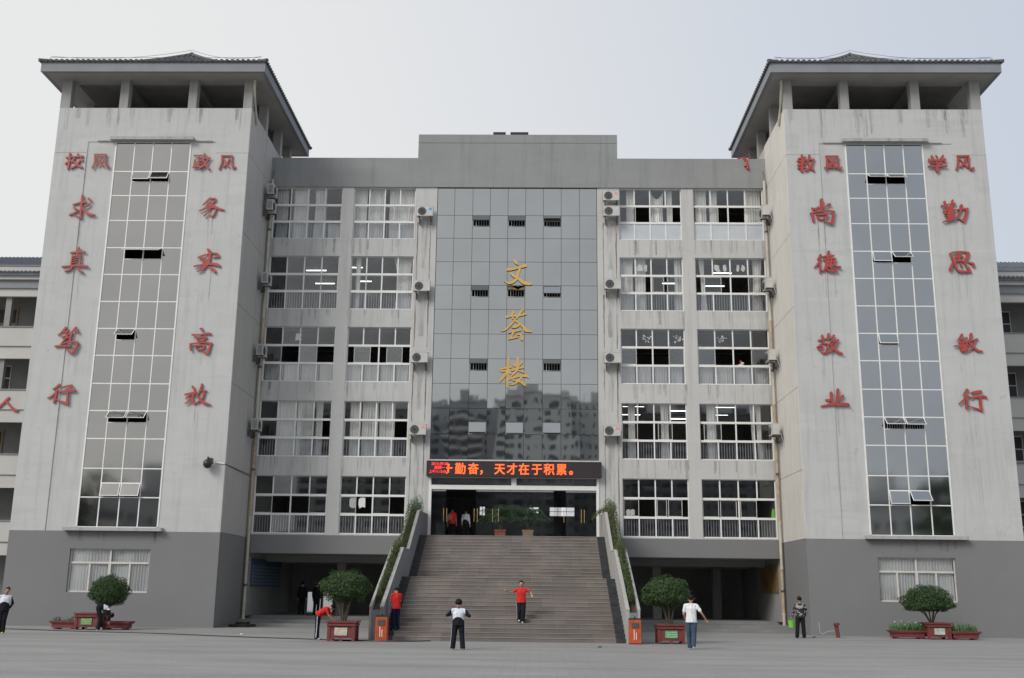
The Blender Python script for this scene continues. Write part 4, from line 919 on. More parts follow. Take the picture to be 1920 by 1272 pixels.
# rain downpipes where the towers meet the block
def downpipe(s, word):
    x, y = s * 13.22, D - .30
    dp = thing('downpipe', 'long jointed cream and rusty downpipe in the corner by the %s tower' % word, 'pipe', (x, y, 0), 'downpipes in the tower corners')
    zz = [23.3, 20.4, 16.9, 15.6, 12.9, 11.2, 9.4, 7.6, 5.2, 3.0, 1.9, .8, .3]
    for i in range(len(zz) - 1):
        MB().tube([(x, y, zz[i]), (x, y, zz[i + 1] + .02)], .075, 10).build('pipe_section', m_piper if i in (3, 6, 7) or (s > 0 and i in (5, 9, 10)) else m_pipe, dp)
        MB().tube([(x, y, zz[i + 1] - .03), (x, y, zz[i + 1] + .08)], .092, 10).build('pipe_collar', m_steel if i % 3 == 0 else m_pipe, dp)
    MB().tube([(x, y, 23.3), (x - s * .02, y, 23.7), (x, y + .2, 23.9)], .02, 6).build('wire', m_steel, dp)
    MB().tube([(x + s * .09, y + .1, zz[0]), (x + s * .09, y + .1, .3)], .022, 6).build('cable', m_black, dp)
downpipe(-1, 'left'); downpipe(1, 'right')

# ------------------------------------------------------------------ wings behind
def wing(s, word):
    Yw = 62.0; xi, xo = 20.0, 62.0
    wg = thing('gallery_wing', 'four storey gallery wing with white balconies seen past the %s tower' % word, 'building', (s * 41, Yw, 0))
    mw = plain('gallery_white_paint', (0.50, 0.49, 0.47), .8, var=.06, vs=.6); mg = plain('gallery_inner_paint', (0.27, 0.27, 0.26), .9, var=.06)
    bal = MB(); sh = MB(); ed = MB()
    for k in range(5):
        z = 5.40 + 3.87 * k - 3.87
        bal.box(s * xi, s * xo, Yw, Yw + .2, z + 1.93 + .78, z + 3.87)          # parapet above opening
        bal.box(s * xi, s * xo, Yw + .02, Yw + .2, z + 1.93, z + 1.93 + .74)
        ed.box(s * xi, s * xo, Yw - .05, Yw + .2, z + 1.93 + .74, z + 1.93 + .78)
        ed.box(s * xi, s * xo, Yw - .06, Yw + .26, z + 3.87, z + 3.93)
        sh.box(s * xi, s * xo, Yw + .2, Yw + 2.4, z + 1.93 + .5, z + 1.93 + .75)
    bal.box(s * xi, s * xo, Yw, Yw + .25, 18.95, 19.45); ed.box(s * xi, s * xo, Yw - .12, Yw + .25, 19.45, 19.95); bal.box(s * xi, s * xo, Yw - .3, Yw + .25, 19.95, 20.25)
    sh.box(s * xi, s * xo, Yw + 2.2, Yw + 2.4, 0, 20.2).box(s * xi, s * xo, Yw + .25, Yw + 2.4, 20.0, 20.2)
    for x in (23.5, 31.0, 38.5, 46.0): sh.box(s * x, s * (x + .35), Yw + .2, Yw + .5, 0, 20.0)
    bal.build('balcony_wall', mw, wg); sh.build('gallery_wall', mg, wg); ed.build('balcony_trim', m_fascia, wg)
    md = plain('tan_door', (0.30, 0.22, 0.14), .6)
    for k in range(5):
        z = 5.40 + 3.87 * k - 3.87 - .55
        for j in range(7):
            x = 25.5 + j * 3.0
            if (j + k) % 2 == 0 and s < 0 or (s > 0 and (j % 3 == 0)):
                d_ = MB().box(s * x, s * (x + 1.35), Yw + 2.12, Yw + 2.2, z, z + 2.35).build('door', md, wg)
                MB().box(s * (x + .12), s * (x + .60), Yw + 2.09, Yw + 2.12, z + 1.35, z + 2.2).box(s * (x + .74), s * (x + 1.22), Yw + 2.09, Yw + 2.12, z + 1.35, z + 2.2).build('door_glass', m_gasket, d_)
            else:
                w2 = MB().box(s * x, s * (x + 1.8), Yw + 2.15, Yw + 2.2, z + .9, z + 2.5).build('window', m_white, wg)
                for q in range(2): MB().box(s * (x + .06 + .87 * q), s * (x + .87 + .87 * q), Yw + 2.12, Yw + 2.15, z + 1.0, z + 1.65).box(s * (x + .06 + .87 * q), s * (x + .87 + .87 * q), Yw + 2.12, Yw + 2.15, z + 1.72, z + 2.42).build('pane', m_gasket, w2)
    # tiled slope
    rf = MB().prism([(s * xi, Yw - .45, 20.27), (s * xi, Yw + 5, 23.0), (s * xi, Yw + 5, 22.9), (s * xi, Yw - .45, 20.17)], (s * (xo - xi), 0, 0)).build('roof', m_tileb, wg)
    tl = MB(); x = xi + .1
    while x < 40:
        tl.tube([(s * x, Yw - .47, 20.29), (s * x, Yw + 4.9, 22.97)], .075, 6); x += .26
    for q in range(12): tl.box(s * xi, s * 40, Yw - .45 + .42 * q, Yw - .42 + .42 * q, 20.27 + .21 * q, 20.31 + .21 * q)
    stuff(tl.build('tile_rows', m_tileb, rf))
    MB().tube([(s * xi, Yw + .2, 21.2), (s * 40, Yw + .2, 21.2)], .012, 5).build('lightning_wire', m_steel, wg)
wing(-1, 'left'); wing(1, 'right')

# ------------------------------------------------------------------ stairs
st = thing('staircase', 'broad granite staircase with black side bands rising to the entrance', 'staircase', (0, 39.3, 0))
NS = 28; rz = 4.284 / NS; tr1 = .353; tr2 = .310
ys = []
y = 39.3
for k in range(NS):
    ys.append(y)
    y += tr1 if k < 14 else (2.55 if k == 14 else tr2)
XB = 4.33
for k in range(NS):
    z0, z1 = k * rz, (k + 1) * rz; ya = ys[k]; yb = (ys[k + 1] + .02) if k + 1 < NS else D - .04
    m = MB(); xi = XB - .35
    m.box(-xi, xi, ya, yb, max(0.004, z0), z1 - .03)
    stp = m.build('step', m_step, st)
    m = MB(); m.box(-xi, xi, ya - .012, yb, z1 - .0298, z1); m.build('tread', m_step, stp)
    MB().box(-xi, xi, ya - .016, ya - .0125, z1 - .012, z1 - .001).build('nosing', m_nose, stp)
    for s in (-1, 1):
        MB().box(s * xi, s * XB, ya - .006, yb, max(.004, z0), z1).build('side_band', m_band, stp)
# planter walls both sides
prof_in = [(39.2, 0), (39.2, 1.14), (44.6, 3.44), (46.55, 3.44), (50.35, 5.38), (D, 5.46), (D, 0)]
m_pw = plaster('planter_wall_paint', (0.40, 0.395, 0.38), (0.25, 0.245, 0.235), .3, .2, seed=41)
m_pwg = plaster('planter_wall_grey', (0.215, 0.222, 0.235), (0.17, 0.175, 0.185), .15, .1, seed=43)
for s, word in ((-1, 'left'), (1, 'right')):
    pwll = thing('planter_wall', 'stepped sloping planter wall along the %s side of the staircase' % word, 'wall', (s * 4.58, 39.2, 0), 'planter walls beside the stairs')
    def slab(x0, x1, P, name, mat):
        a, b = sorted((s * x0, s * x1)); m = MB().prism([(a, y_, z_) for y_, z_ in P], (b - a, 0, 0)); return m.build(name, mat, pwll)
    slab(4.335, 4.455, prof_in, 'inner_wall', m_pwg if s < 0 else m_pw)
    slab(4.76, 4.835, [(y_, z_ + (.0 if z_ > 0 else 0)) for y_, z_ in prof_in], 'outer_wall', m_pw)
    cap = [(39.19, 1.142), (44.6, 3.445), (46.55, 3.445), (50.35, 5.385), (D - .002, 5.465)]
    for (x0, x1) in ((4.325, 4.460), (4.755, 4.845)):
        slab(x0, x1, cap + [(y_, z_ + .035) for y_, z_ in cap[::-1]], 'coping', m_pw)
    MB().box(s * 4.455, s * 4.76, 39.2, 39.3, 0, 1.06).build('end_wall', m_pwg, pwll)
    slab(4.457, 4.758, [(39.31, 0), (39.31, .98), (44.6, 3.26), (46.55, 3.28), (50.35, 5.2), (D - .01, 5.28), (D - .01, 0)], 'soil_bed', m_soil)
# ------------------------------------------------------------------ brush characters on the walls
def stroke(mb, P, y0, y1, lift):
    """one brush stroke: P = [(x, z, width)], a smooth ribbon with round ends and real thickness"""
    if len(P) == 2: P = [P[0], tuple((P[0][i] + P[1][i]) / 2 for i in range(3)), P[1]]
    S = []
    for i in range(len(P) - 1):
        p0, p1, p2, p3 = P[max(i - 1, 0)], P[i], P[i + 1], P[min(i + 2, len(P) - 1)]
        for j in range(4):
            t = j / 4
            S.append(tuple(0.5 * ((2 * p1[q]) + (p2[q] - p0[q]) * t + (2 * p0[q] - 5 * p1[q] + 4 * p2[q] - p3[q]) * t * t + (3 * p1[q] - p0[q] - 3 * p2[q] + p3[q]) * t ** 3) for q in range(3)))
    S.append(P[-1]); Lf, Rt = [], []
    n = len(S)
    for i in range(n):
        a = S[max(i - 1, 0)]; b = S[min(i + 1, n - 1)]; dx, dz = b[0] - a[0], b[1] - a[1]; l_ = math.hypot(dx, dz) or 1e-6
        nx, nz = -dz / l_, dx / l_; w2 = max(.006, S[i][2] / 2)
        Lf.append((S[i][0] + nx * w2, S[i][1] + nz * w2)); Rt.append((S[i][0] - nx * w2, S[i][1] - nz * w2))
    def cap(i, sgn):
        a = S[1] if i == 0 else S[-2]; c = S[i]; an = math.atan2(c[1] - a[1], c[0] - a[0]); w2 = max(.006, c[2] / 2)
        return [(c[0] + w2 * .8 * math.cos(an + t), c[1] + w2 * math.sin(an + t)) for t in (sgn * .9, sgn * .35, -sgn * .35, -sgn * .9)]
    out = Lf + cap(-1, 1) + Rt[::-1] + cap(0, 1)
    yf = y0 - lift
    # front as quads and caps
    N_ = n; vs = [(x, yf, z) for x, z in Lf] + [(x, yf, z) for x, z in Rt]
    fs = [(i, i + 1, N_ + i + 1, N_ + i) for i in range(N_ - 1)]
    c1 = cap(-1, 1); c0 = cap(0, 1); b = len(vs); vs += [(x, yf, z) for x, z in c1]; fs.append((N_ - 1, b, b + 1, b + 2, b + 3, 2 * N_ - 1))
    b = len(vs); vs += [(x, yf, z) for x, z in c0]; fs.append((N_, b, b + 1, b + 2, b + 3, 0))
    mb.cur = 0; mb._add(vs, fs)
    m = len(out); mb.cur = 1
    mb._add([(x, yf, z) for x, z in out] + [(x, y1, z) for x, z in out], [(i, (i + 1) % m, m + (i + 1) % m, m + i) for i in range(m)])
    mb._add([(x, y1, z) for x, z in out], [tuple(range(m))])
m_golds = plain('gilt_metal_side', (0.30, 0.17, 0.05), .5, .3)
def character(key, yplane, mat, side, label, name='wall_character'):
    ox, oz, txt = CH[key]
    t = thing(name, label, 'sign', (ox, yplane, oz), 'characters on the building')
    m = MB(); 
    for k, s_ in enumerate(txt.split('|')):
        P = [tuple(float(v) / 1000 for v in q.split()) for q in s_.split(';')]
        stroke(m, [(p[0] + ox, p[1] + oz, p[2]) for p in P], yplane - .075, yplane - .03, .0016 * k)
    m.build('face', [mat, side], t)
    # stand-off pins to the wall
    pn = MB(); rr = random.Random(len(txt)); segs = txt.split('|')
    for s_ in segs[::2]:
        q = s_.split(';')[0].split(); pn.tube([(ox + float(q[0]) / 1000, yplane - .05, oz + float(q[1]) / 1000), (ox + float(q[0]) / 1000, yplane + .05, oz + float(q[1]) / 1000)], .012, 5)
    pn.build('stand_off_pins', m_steel, t)
LBL = [
 ('xiao', '校', 'left character of the top pair on the outer edge of the left tower'), ('feng1', '风', 'right character of the top pair on the outer edge of the left tower'),
 ('qiu', '求', 'first below the top pair on the outer edge of the left tower'), ('zhen', '真', 'second below the top pair on the outer edge of the left tower'),
 ('du', '笃', 'second from the bottom on the outer edge of the left tower'), ('xing1', '行', 'lowest on the outer edge of the left tower'),
 ('zheng', '政', 'left of the top pair right of the glass strip on the left tower'), ('feng2', '风', 'right of the top pair right of the glass strip on the left tower'),
 ('wu', '务', 'first below the top pair right of the glass strip on the left tower'), ('shi', '实', 'second below the top pair right of the glass strip on the left tower'),
 ('gao', '高', 'second from the bottom right of the glass strip on the left tower'), ('xiao2', '效', 'lowest right of the glass strip on the left tower'),
 ('jiao', '教', 'left of the top pair left of the glass strip on the right tower'), ('feng3', '风', 'right of the top pair left of the glass strip on the right tower'),
 ('shang', '尚', 'first below the top pair left of the glass strip on the right tower'), ('de', '德', 'second below the top pair left of the glass strip on the right tower'),
 ('jing', '敬', 'second from the bottom left of the glass strip on the right tower'), ('ye', '业', 'lowest left of the glass strip on the right tower'),
 ('xue', '学', 'left character of the top pair on the outer edge of the right tower'), ('feng4', '风', 'right character of the top pair on the outer edge of the right tower'),
 ('qin', '勤', 'first below the top pair on the outer edge of the right tower'), ('si', '思', 'second below the top pair on the outer edge of the right tower'),
 ('min', '敏', 'second from the bottom on the outer edge of the right tower'), ('xing2', '行', 'lowest on the outer edge of the right tower')]
for k, ch, lb in LBL: character(k, T - .02, m_red, m_redb, 'red %s, %s' % (ch, lb))
character('wen', D + .03, m_gold, m_golds, 'gold brush character 文, top of the three on the mirror glass', 'gold_character')
character('hui', D + .03, m_gold, m_golds, 'gold brush character 荟, middle of the three on the mirror glass', 'gold_character')
character('lou', D + .03, m_gold, m_golds, 'gold brush character 楼, lowest of the three on the mirror glass', 'gold_character')
character('ren', 61.99, m_red, m_redb, 'red 人 on the balcony of the left gallery wing at the picture edge')

# ------------------------------------------------------------------ air conditioners
def ac_unit(label, loc, rot=0, sticker=None):
    """casing faces -Y when rot = 0; loc is the bottom middle of the back"""
    t = thing('air_conditioner', label, 'air conditioner', loc, 'outdoor air conditioning units')
    A = Matrix.Translation(loc) @ Matrix.Rotation(rot, 4, 'Z'); W, H, P = .86, .58, .32; y0 = -.10
    c = MB().box(-W / 2, W / 2, y0 - P, y0, .05, H).box(-W / 2 - .01, W / 2 + .01, y0 - P - .01, y0 + .01, H, H + .025); c.xf(A).build('casing', m_ac, t)
    fx = -W * .17
    MB().disc((fx, y0 - P - .004, H * .53), .225, (0, 1, 0), .01, 24).xf(A).build('fan_recess', m_acd, t)
    gr = MB()
    for r_ in (.07, .12, .17, .215):
        pts = [(fx + r_ * math.cos(a), y0 - P - .016, H * .53 + r_ * math.sin(a)) for a in [2 * math.pi * k / 18 for k in range(19)]]; gr.tube(pts, .006, 4, cap=False)
    for k in range(6):
        a = math.pi * k / 6; gr.tube([(fx - .22 * math.cos(a), y0 - P - .018, H * .53 - .22 * math.sin(a)), (fx + .22 * math.cos(a), y0 - P - .018, H * .53 + .22 * math.sin(a))], .005, 4)
    gr.xf(A).build('fan_grille', m_steel, t)
    lv = MB()
    for k in range(9): lv.box(-W / 2 - .006, -W / 2 - .0005, y0 - P + .04, y0 - .04, .10 + k * .05, .13 + k * .05)
    lv.xf(A).build('louvres', m_acd, t)
    for x in (-W * .36, W * .36):
        b = MB(); b.box(x - .02, x + .02, y0 - P - .02, .10, .005, .05).box(x - .015, x + .015, -.12, .098, -.30, .004).tube([(x, y0 - P, .02), (x, .08, -.28)], .014, 5)
        b.xf(A).build('bracket', m_steel, t)
    if sticker: MB().box(W * .22, W * .44, y0 - P - .004, y0 - P - .0008, H * .62, H * .86).xf(A).build('sticker', sticker, t)
    MB().tube([(W * .44, -.15, .2), (W * .50, -.02, .05), (W * .50, .07, -.3), (W * .45, .09, -.6)], .015, 6).xf(A).build('hose', m_ac, t)
m_stb = plain('blue_sticker', (0.12, 0.32, 0.60), .5); m_str = plain('pink_sticker', (0.75, 0.28, 0.27), .5); m_stw = plain('pale_sticker', (0.45, 0.60, 0.66), .5)
yA = D - .10
for x, z, st_, lb in ((-4.90, 21.13, m_stb, 'top floor unit with a blue sticker on the pier left of the glass'), (-4.94, 16.98, None, 'fourth floor unit on the pier left of the glass'), (-4.94, 13.15, None, 'third floor unit on the pier left of the glass'), (-4.92, 9.40, m_str, 'second floor unit with a pink sticker on the pier left of the glass'),
                      (5.02, 22.05, m_str, 'upper one on the top floor, right of the glass'), (5.03, 21.18, m_stw, 'lower one on the top floor, right of the glass'), (5.05, 17.15, None, 'fourth floor unit on the pier right of the glass'), (5.02, 13.20, None, 'third floor unit on the pier right of the glass'), (4.95, 9.42, m_str, 'second floor unit with a pink sticker on the pier right of the glass')):
    ac_unit('cream ' + lb.replace('unit', 'air conditioner', 1) if 'unit ' in lb else 'cream air conditioner, ' + lb, (x, yA, z), 0, st_)
for z, lb in ((21.98, 'upper of two on the top floor'), (21.10, 'lower of two on the top floor'), (17.10, 'fourth floor'), (13.28, 'third floor'), (9.45, 'second floor')):
    ac_unit('cream air conditioner by the left tower, ' + lb, (-13.24, 52.98, z), R(90))
for z, lb in ((20.92, 'top floor'), (16.98, 'fourth floor'), (13.20, 'third floor'), (9.42, 'second floor')):
    ac_unit('cream air conditioner by the right tower, ' + lb, (13.24, 52.98, z), R(-90))

# black dome flood lamp on the left tower
fl = thing('outdoor_floodlight', 'black round floodlight on a white arm on the left tower front', 'light', (-14.12, T, 7.38))
MB().ball((-14.14, T - .32, 7.36), (.20, .22, .22), 14, 9).build('lamp_head', m_black, fl, smooth=True)
MB().box(-14.04, -13.92, T - .42, T - .16, 7.36, 7.62).box(-14.16, -14.08, T - .36, T - .26, 7.56, 7.68).build('housing', m_black, fl)
MB().tube([(-14.0, T - .2, 7.42), (-13.75, T - .06, 7.44), (-13.42, T - .04, 7.40)], .028, 7).build('arm', m_white, fl)
MB().tube([(-13.42, T - .04, 7.40), (-13.36, T - .02, 7.38), (-13.35, 51.2, 7.33), (-13.34, D - .4, 7.30)], .016, 6).build('cable', m_black, fl)

# ------------------------------------------------------------------ planters and clipped trees
def leaves(mb, pts, size, rr, up=None):
    for p, nrm in pts:
        s_ = size * rr.uniform(.6, 1.35); n_ = (Vector(nrm) + Vector((rr.gauss(0, .55), rr.gauss(0, .55), rr.gauss(0, .55)))).normalized()
        a = n_.cross(Vector((rr.gauss(0, 1), rr.gauss(0, 1), rr.gauss(0, 1)))).normalized(); b = n_.cross(a); p = Vector(p)
        q = [p - a * s_, p + b * s_ * .45 + n_ * s_ * .12, p + a * s_, p - b * s_ * .45 + n_ * s_ * .12]
        mb._add(q, [(0, 1, 2, 3)])
def crown_pts(c, r, n, rr, flatb=0.45, noisy=.12, shell=.35, seed=0):
    o = []; c = Vector(c)
    while len(o) < n:
        d = Vector((rr.gauss(0, 1), rr.gauss(0, 1), rr.gauss(0, 1))).normalized()
        k = 1 + noisy * noise.noise(d * 2.3 + Vector((seed, 0, 0))) * 2 + noisy * .6 * noise.noise(d * 6 + Vector((seed, 5, 0)))
        t = 1 - shell * rr.random() ** 1.7; zf = r[2] if d.z > 0 else r[2] * flatb
        p = Vector((d.x * r[0], d.y * r[1], d.z * zf)) * k * t
        if d.z < -.1 and rr.random() < .35: continue
        o.append((c + p, d))
    return o
def planter_tree(x, y, ww, label_box, label_tree, crown_c, crown_r, sign, flatb=.5, stems=7, box_h=.68, seed=0, nleaf=5200, tx=None):
    bx_ = thing('planter_box', label_box, 'planter', (x, y, 0), 'square red brown planters')
    h = box_h; w2 = ww / 2; m = MB()
    m.box(x - w2, x + w2, y, y + ww, .10, h - .16); m.build('tub', m_box, bx_)
    MB().box(x - w2 - .07, x + w2 + .07, y - .07, y + ww + .07, h - .16, h - .09).box(x - w2 - .04, x + w2 + .04, y - .04, y + ww + .04, h - .09, h - .055).box(x - w2 - .10, x + w2 + .10, y - .10, y + ww + .10, h - .055, h).build('rim', m_box, bx_)
    for sxx in (-1, 1):
        for yy in (y, y + ww - .10): MB().box(x + sxx * w2 - .05, x + sxx * w2 + .05, yy - .03, yy + .10, 0, h - .165).build('leg', m_box, bx_)
    lm = MB().box(x - .05, x + .05, y - .012, y - .001, .0, .14).build('leg', m_box, bx_)
    sg = MB().box(x - w2 * .52, x + w2 * .50, y - .03, y - .005, .20, .20 + h * .38).build('sign_board', sign, bx_)
    rr = random.Random(seed + 4); st2 = MB(); 
    for k in range(3):
        z = .24 + k * h * .11; a = x - w2 * .44 + rr.random() * .06
        while a < x + w2 * .40:
            l_ = rr.uniform(.02, .06); st2.box(a, a + l_, y - .034, y - .0302, z, z + rr.uniform(.018, .034)); a += l_ + .014
    st2.build('sign_print', m_str if seed % 2 else m_frost, sg)
    MB().box(x - w2 + .03, x + w2 - .03, y + .03, y + ww - .03, h - .05, h - .02 + .002).build('soil', m_soil, bx_)
    yc = y + ww / 2; x = tx if tx is not None else x
    tr = thing('clipped_tree', label_tree, 'tree', (x, yc, h - .02), 'clipped round trees in planters')
    rr = random.Random(seed); m = MB(); cc = Vector(crown_c)
    for k in range(stems):
        a = 2 * math.pi * k / stems + rr.uniform(-.3, .3); r_ = rr.uniform(.03, .07)
        p0 = Vector((x + r_ * math.cos(a), yc + r_ * math.sin(a), h - .05)); e = cc + Vector((crown_r[0] * .62 * math.cos(a), crown_r[1] * .62 * math.sin(a), crown_r[2] * rr.uniform(-.15, .35)))
        mid = p0.lerp(e, .45) + Vector((rr.uniform(-.04, .04), rr.uniform(-.04, .04), .06)); mid.x = x + (mid.x - x) * .75
        m.tube([p0, mid, e], [.032, .022, .010], 6)
        for q in range(4):
            s0 = mid.lerp(e, rr.uniform(0, .8)); d = Vector((rr.gauss(0, .16), rr.gauss(0, .16), rr.uniform(.08, .3))); m.tube([s0, s0 + d], [.010, .004], 4)
    m.build('trunk', m_twig, tr)
    m = MB(); leaves(m, crown_pts(cc, crown_r, nleaf, rr, flatb, .13, .45, seed), .036, rr)
    leaves(m, crown_pts(cc, tuple(v * 1.06 for v in crown_r), nleaf // 14, rr, flatb, .2, .12, seed), .026, rr)
    stuff(m.build('crown', m_leaf, tr))
m_signg = plain('green_sign', (0.10, 0.36, 0.12), .5, var=.35, vs=6); m_signw = plain('white_green_sign', (0.45, 0.52, 0.42), .5, var=.4, vs=7)
planter_tree(-5.61, 38.02, .86, 'red brown planter with a white and green sign left of the staircase', 'big loose round tree in the planter left of the staircase', (-5.57, 38.45, 1.79), (.86, .80, .60), m_signw, .85, seed=1, nleaf=12000)
planter_tree(5.93, 39.25, .86, 'red brown planter with a green sign right of the staircase', 'mushroom shaped clipped tree in the planter right of the staircase', (5.83, 39.65, 1.66), (.90, .82, .66), m_signg, .62, seed=2, nleaf=12000)
planter_tree(-17.55, 45.45, .90, 'red brown planter with a green sign below the left tower window', 'small ball shaped tree in the planter below the left tower window', (-16.9, 45.9, 1.50), (.80, .72, .70), m_signg, .85, seed=3, nleaf=12500, tx=-17.0)
planter_tree(18.05, 46.55, .86, 'red brown planter with a white sign below the right tower window', 'flat topped clipped tree in the planter below the right tower window', (17.78, 47.0, 1.42), (1.10, .85, .78), m_signw, .38, stems=11, seed=4, nleaf=15500, tx=17.9)
def trough(x0, x1, y, label, flowers, seed, fade=0):
    t = thing('flower_trough', label, 'planter', ((x0 + x1) / 2, y, 0), 'low red brown troughs'); d = .55
    MB().box(x0 + .1, x1 - .1, y, y + d, .06, .24).build('tub', m_box, t)
    MB().box(x0 + .04, x1 - .04, y - .05, y + d + .05, .24, .29).box(x0, x1, y - .08, y + d + .08, .29, .345).build('rim', m_box, t)
    for x in (x0 + .2, x1 - .3):
        MB().box(x, x + .12, y + .02, y + .2, 0, .06).build('foot', m_box, t); MB().box(x, x + .12, y + d - .2, y + d - .02, 0, .06).build('foot', m_box, t)
    MB().box(x0 + .05, x1 - .05, y, y + d, .33, .348).build('soil', m_soil, t)
    if flowers:
        rr = random.Random(seed); m = MB(); n = int((x1 - x0) * 150 * flowers)
        for k in range(n):
            bx0 = rr.uniform(x0 + .08, x1 - .08); by = rr.uniform(y, y + d); hh = rr.uniform(.10, .36) * flowers ** .5 * (1 + .5 * noise.noise(Vector((bx0 * 2, seed, 0)))); lean = Vector((rr.gauss(0, .10), rr.gauss(0, .10), hh)); s_ = .016
            p = Vector((bx0, by, .34)); sd = Vector((rr.gauss(0, 1), rr.gauss(0, 1), 0)).normalized() * s_
            m._add([p - sd * .5, p + sd * .5, p + lean * .6 + sd, p + lean, p + lean * .6 - sd], [(0, 1, 2, 3, 4)])
        ft = stuff(m.build('flower_leaves', m_leaf3 if not fade else m_leaf2))
        ft['label'] = 'green plants in the ' + label.replace(' tree planter at the', ' planter at the').replace(' with flowers', ''); ft['category'] = 'plants'
        if flowers >= 1:
            m = MB()
            for k in range(12): m.ball((rr.uniform(x0 + .1, x1 - .2), rr.uniform(y, y + .3), .34 + rr.uniform(.22, .38)), .018, 6, 4)
            fo = stuff(m.build('flower_heads', m_white)); fo['label'] = 'small pale blossoms, ' + label; fo['category'] = 'flowers'
trough(-19.15, -17.95, 45.55, 'low red trough left of the tree planter at the left tower', .35, 1, 1)
trough(-17.12, -15.85, 45.75, 'low empty red trough right of the tree planter at the left tower', 0, 2)
trough(16.15, 17.65, 46.9, 'low flowering red trough left of the planter at the right tower', 1.2, 3)
trough(18.50, 19.75, 46.5, 'low red trough right of the tree planter at the right tower', .9, 4)

# creepers growing in the planter walls
for s, word in ((-1, 'left'), (1, 'right')):
    for part, (ya, yb, za, zb_, nn, w0, w1) in (('lower', (39.9, 45.6, 1.15, 3.40, 3400, .10, .20)), ('upper', (45.7, 53.4, 3.45, 5.50, 4200, .17, .24))):
        rr = random.Random(int(ya) + s); m = MB(); pts = []
        for k in range(nn):
            t_ = rr.random(); y_ = ya + (yb - ya) * t_
            zb0 = (1.05 + (min(y_, 44.6) - 39.2) * .426) if y_ < 46.5 else (3.42 + (min(y_, 50.35) - 46.55) * .511)
            w_ = w0 + (w1 - w0) * t_; hgt = (.16 + .20 * (0.5 + 0.5 * noise.noise(Vector((y_ * 1.3, s * 7, 0)))) + (.14 if part == 'upper' else .02)) * (1.5 if y_ > 52.4 else 1)
            a = rr.uniform(0, 2 * math.pi); q = math.sqrt(rr.random())
            xx = 4.61 + w_ * q * math.cos(a) * 1.1 + .05 * noise.noise(Vector((y_ * 2, 3, s))) + (.06 if part == 'upper' else 0); zz_ = zb0 + hgt * .6 + hgt * q * math.sin(a)
            if zz_ < zb0 - .02: zz_ = zb0 + rr.random() * .1
            pts.append(((s * xx, y_, zz_), (math.cos(a) * s, -.4, math.sin(a) + .4)))
        leaves(m, pts, .036, rr)
        tw_ = MB()
        for k in range(26):
            y_ = rr.uniform(ya, yb); zb0 = (1.0 + (min(y_, 44.6) - 39.2) * .426) if y_ < 46.5 else (3.38 + (min(y_, 50.35) - 46.55) * .511)
            tw_.tube([(s * 4.6, y_, zb0), (s * (4.6 + rr.uniform(-.1, .1)), y_ - .1, zb0 + .35)], [.012, .005], 4)
        h = thing('hedge', 'leafy %s run of green creeper in the %s planter wall of the stairs' % (part, word), 'hedge', (s * 4.6, (ya + yb) / 2, za), 'creepers in the planter walls')
        stuff(m.build('foliage', m_leaf2, h)); stuff(tw_.build('twigs', m_twig, h))
# hanging sprig at the top of the right wall and its left neighbour
rr = random.Random(77); m = MB(); pts = []
for k in range(420):
    t_ = rr.random(); pts.append(((4.60 - .75 * t_ + rr.gauss(0, .05), 52.6 + rr.gauss(0, .15), 5.72 - .5 * t_ * t_ + rr.gauss(0, .06)), (0, -1, .3)))
leaves(m, pts, .035, rr); tag(center_origin(m.build('hanging_sprig', m_leaf2)), 'leafy sprig leaning over the stair side of the right planter wall top', 'plant')

# palms in the lobby
def palm(x, y, z0, h, pot, label, seed, lean=0):
    t = thing('potted_palm', label, 'plant', (x, y, z0), 'potted palms behind the entrance glass'); rr = random.Random(seed)
    MB().box(x - .26, x + .26, y - .26, y + .26, z0 + .02, z0 + .48).box(x - .29, x + .29, y - .29, y + .29, z0 + .42, z0 + .50).build('pot', pot, t)
    tr_ = MB(); m = MB()
    for k in range(7): a = rr.uniform(0, 6.28); tr_.tube([(x + .05 * math.cos(a), y + .05 * math.sin(a), z0 + .45), (x + .18 * math.cos(a), y + .18 * math.sin(a), z0 + h * .55)], .014, 5)
    for k in range(44):
        a = rr.uniform(0, 6.28); l_ = rr.uniform(.5, .95) * h * .55; c0 = Vector((x + .12 * math.cos(a), y + .12 * math.sin(a), z0 + h * rr.uniform(.35, .62)))
        for q in range(14):
            u = q / 13; p = c0 + Vector((math.cos(a) * l_ * u, math.sin(a) * l_ * u, l_ * (1.15 * u - 1.15 * u * u)))
            for sd in (-1, 1):
                d = Vector((-math.sin(a), math.cos(a), -.35 - u * .3)) * sd if sd > 0 else Vector((math.sin(a), -math.cos(a), -.35 - u * .3))
                d = Vector((d.x, d.y, -abs(d.z))).normalized() * .27 * (1 - .6 * u); w_ = Vector((math.cos(a), math.sin(a), .2)) * .030
                m._add([p - w_, p + w_, p + d], [(0, 1, 2)])
    leaves(m, crown_pts((x, y + .05, z0 + 1.12), (.50, .30, .56), 900, rr, .8, .25, .6, seed), .085, rr)
    tr_.build('stem', m_twig, t); stuff(m.build('fronds', m_leaf3, t))
m_potr = plain('terracotta_box', (0.42, 0.13, 0.06), .6, var=.3, vs=8); m_potw = plain('pale_wood_box', (0.50, 0.33, 0.20), .7, var=.3, vs=8)
palm(-.68, 54.62, 4.284, 2.35, m_potr, 'bushy palm in a terracotta box behind the glass doors, left one', 5)
palm(.72, 54.62, 4.284, 2.15, m_potw, 'thinner palm in a pale box behind the glass doors, right one', 6)

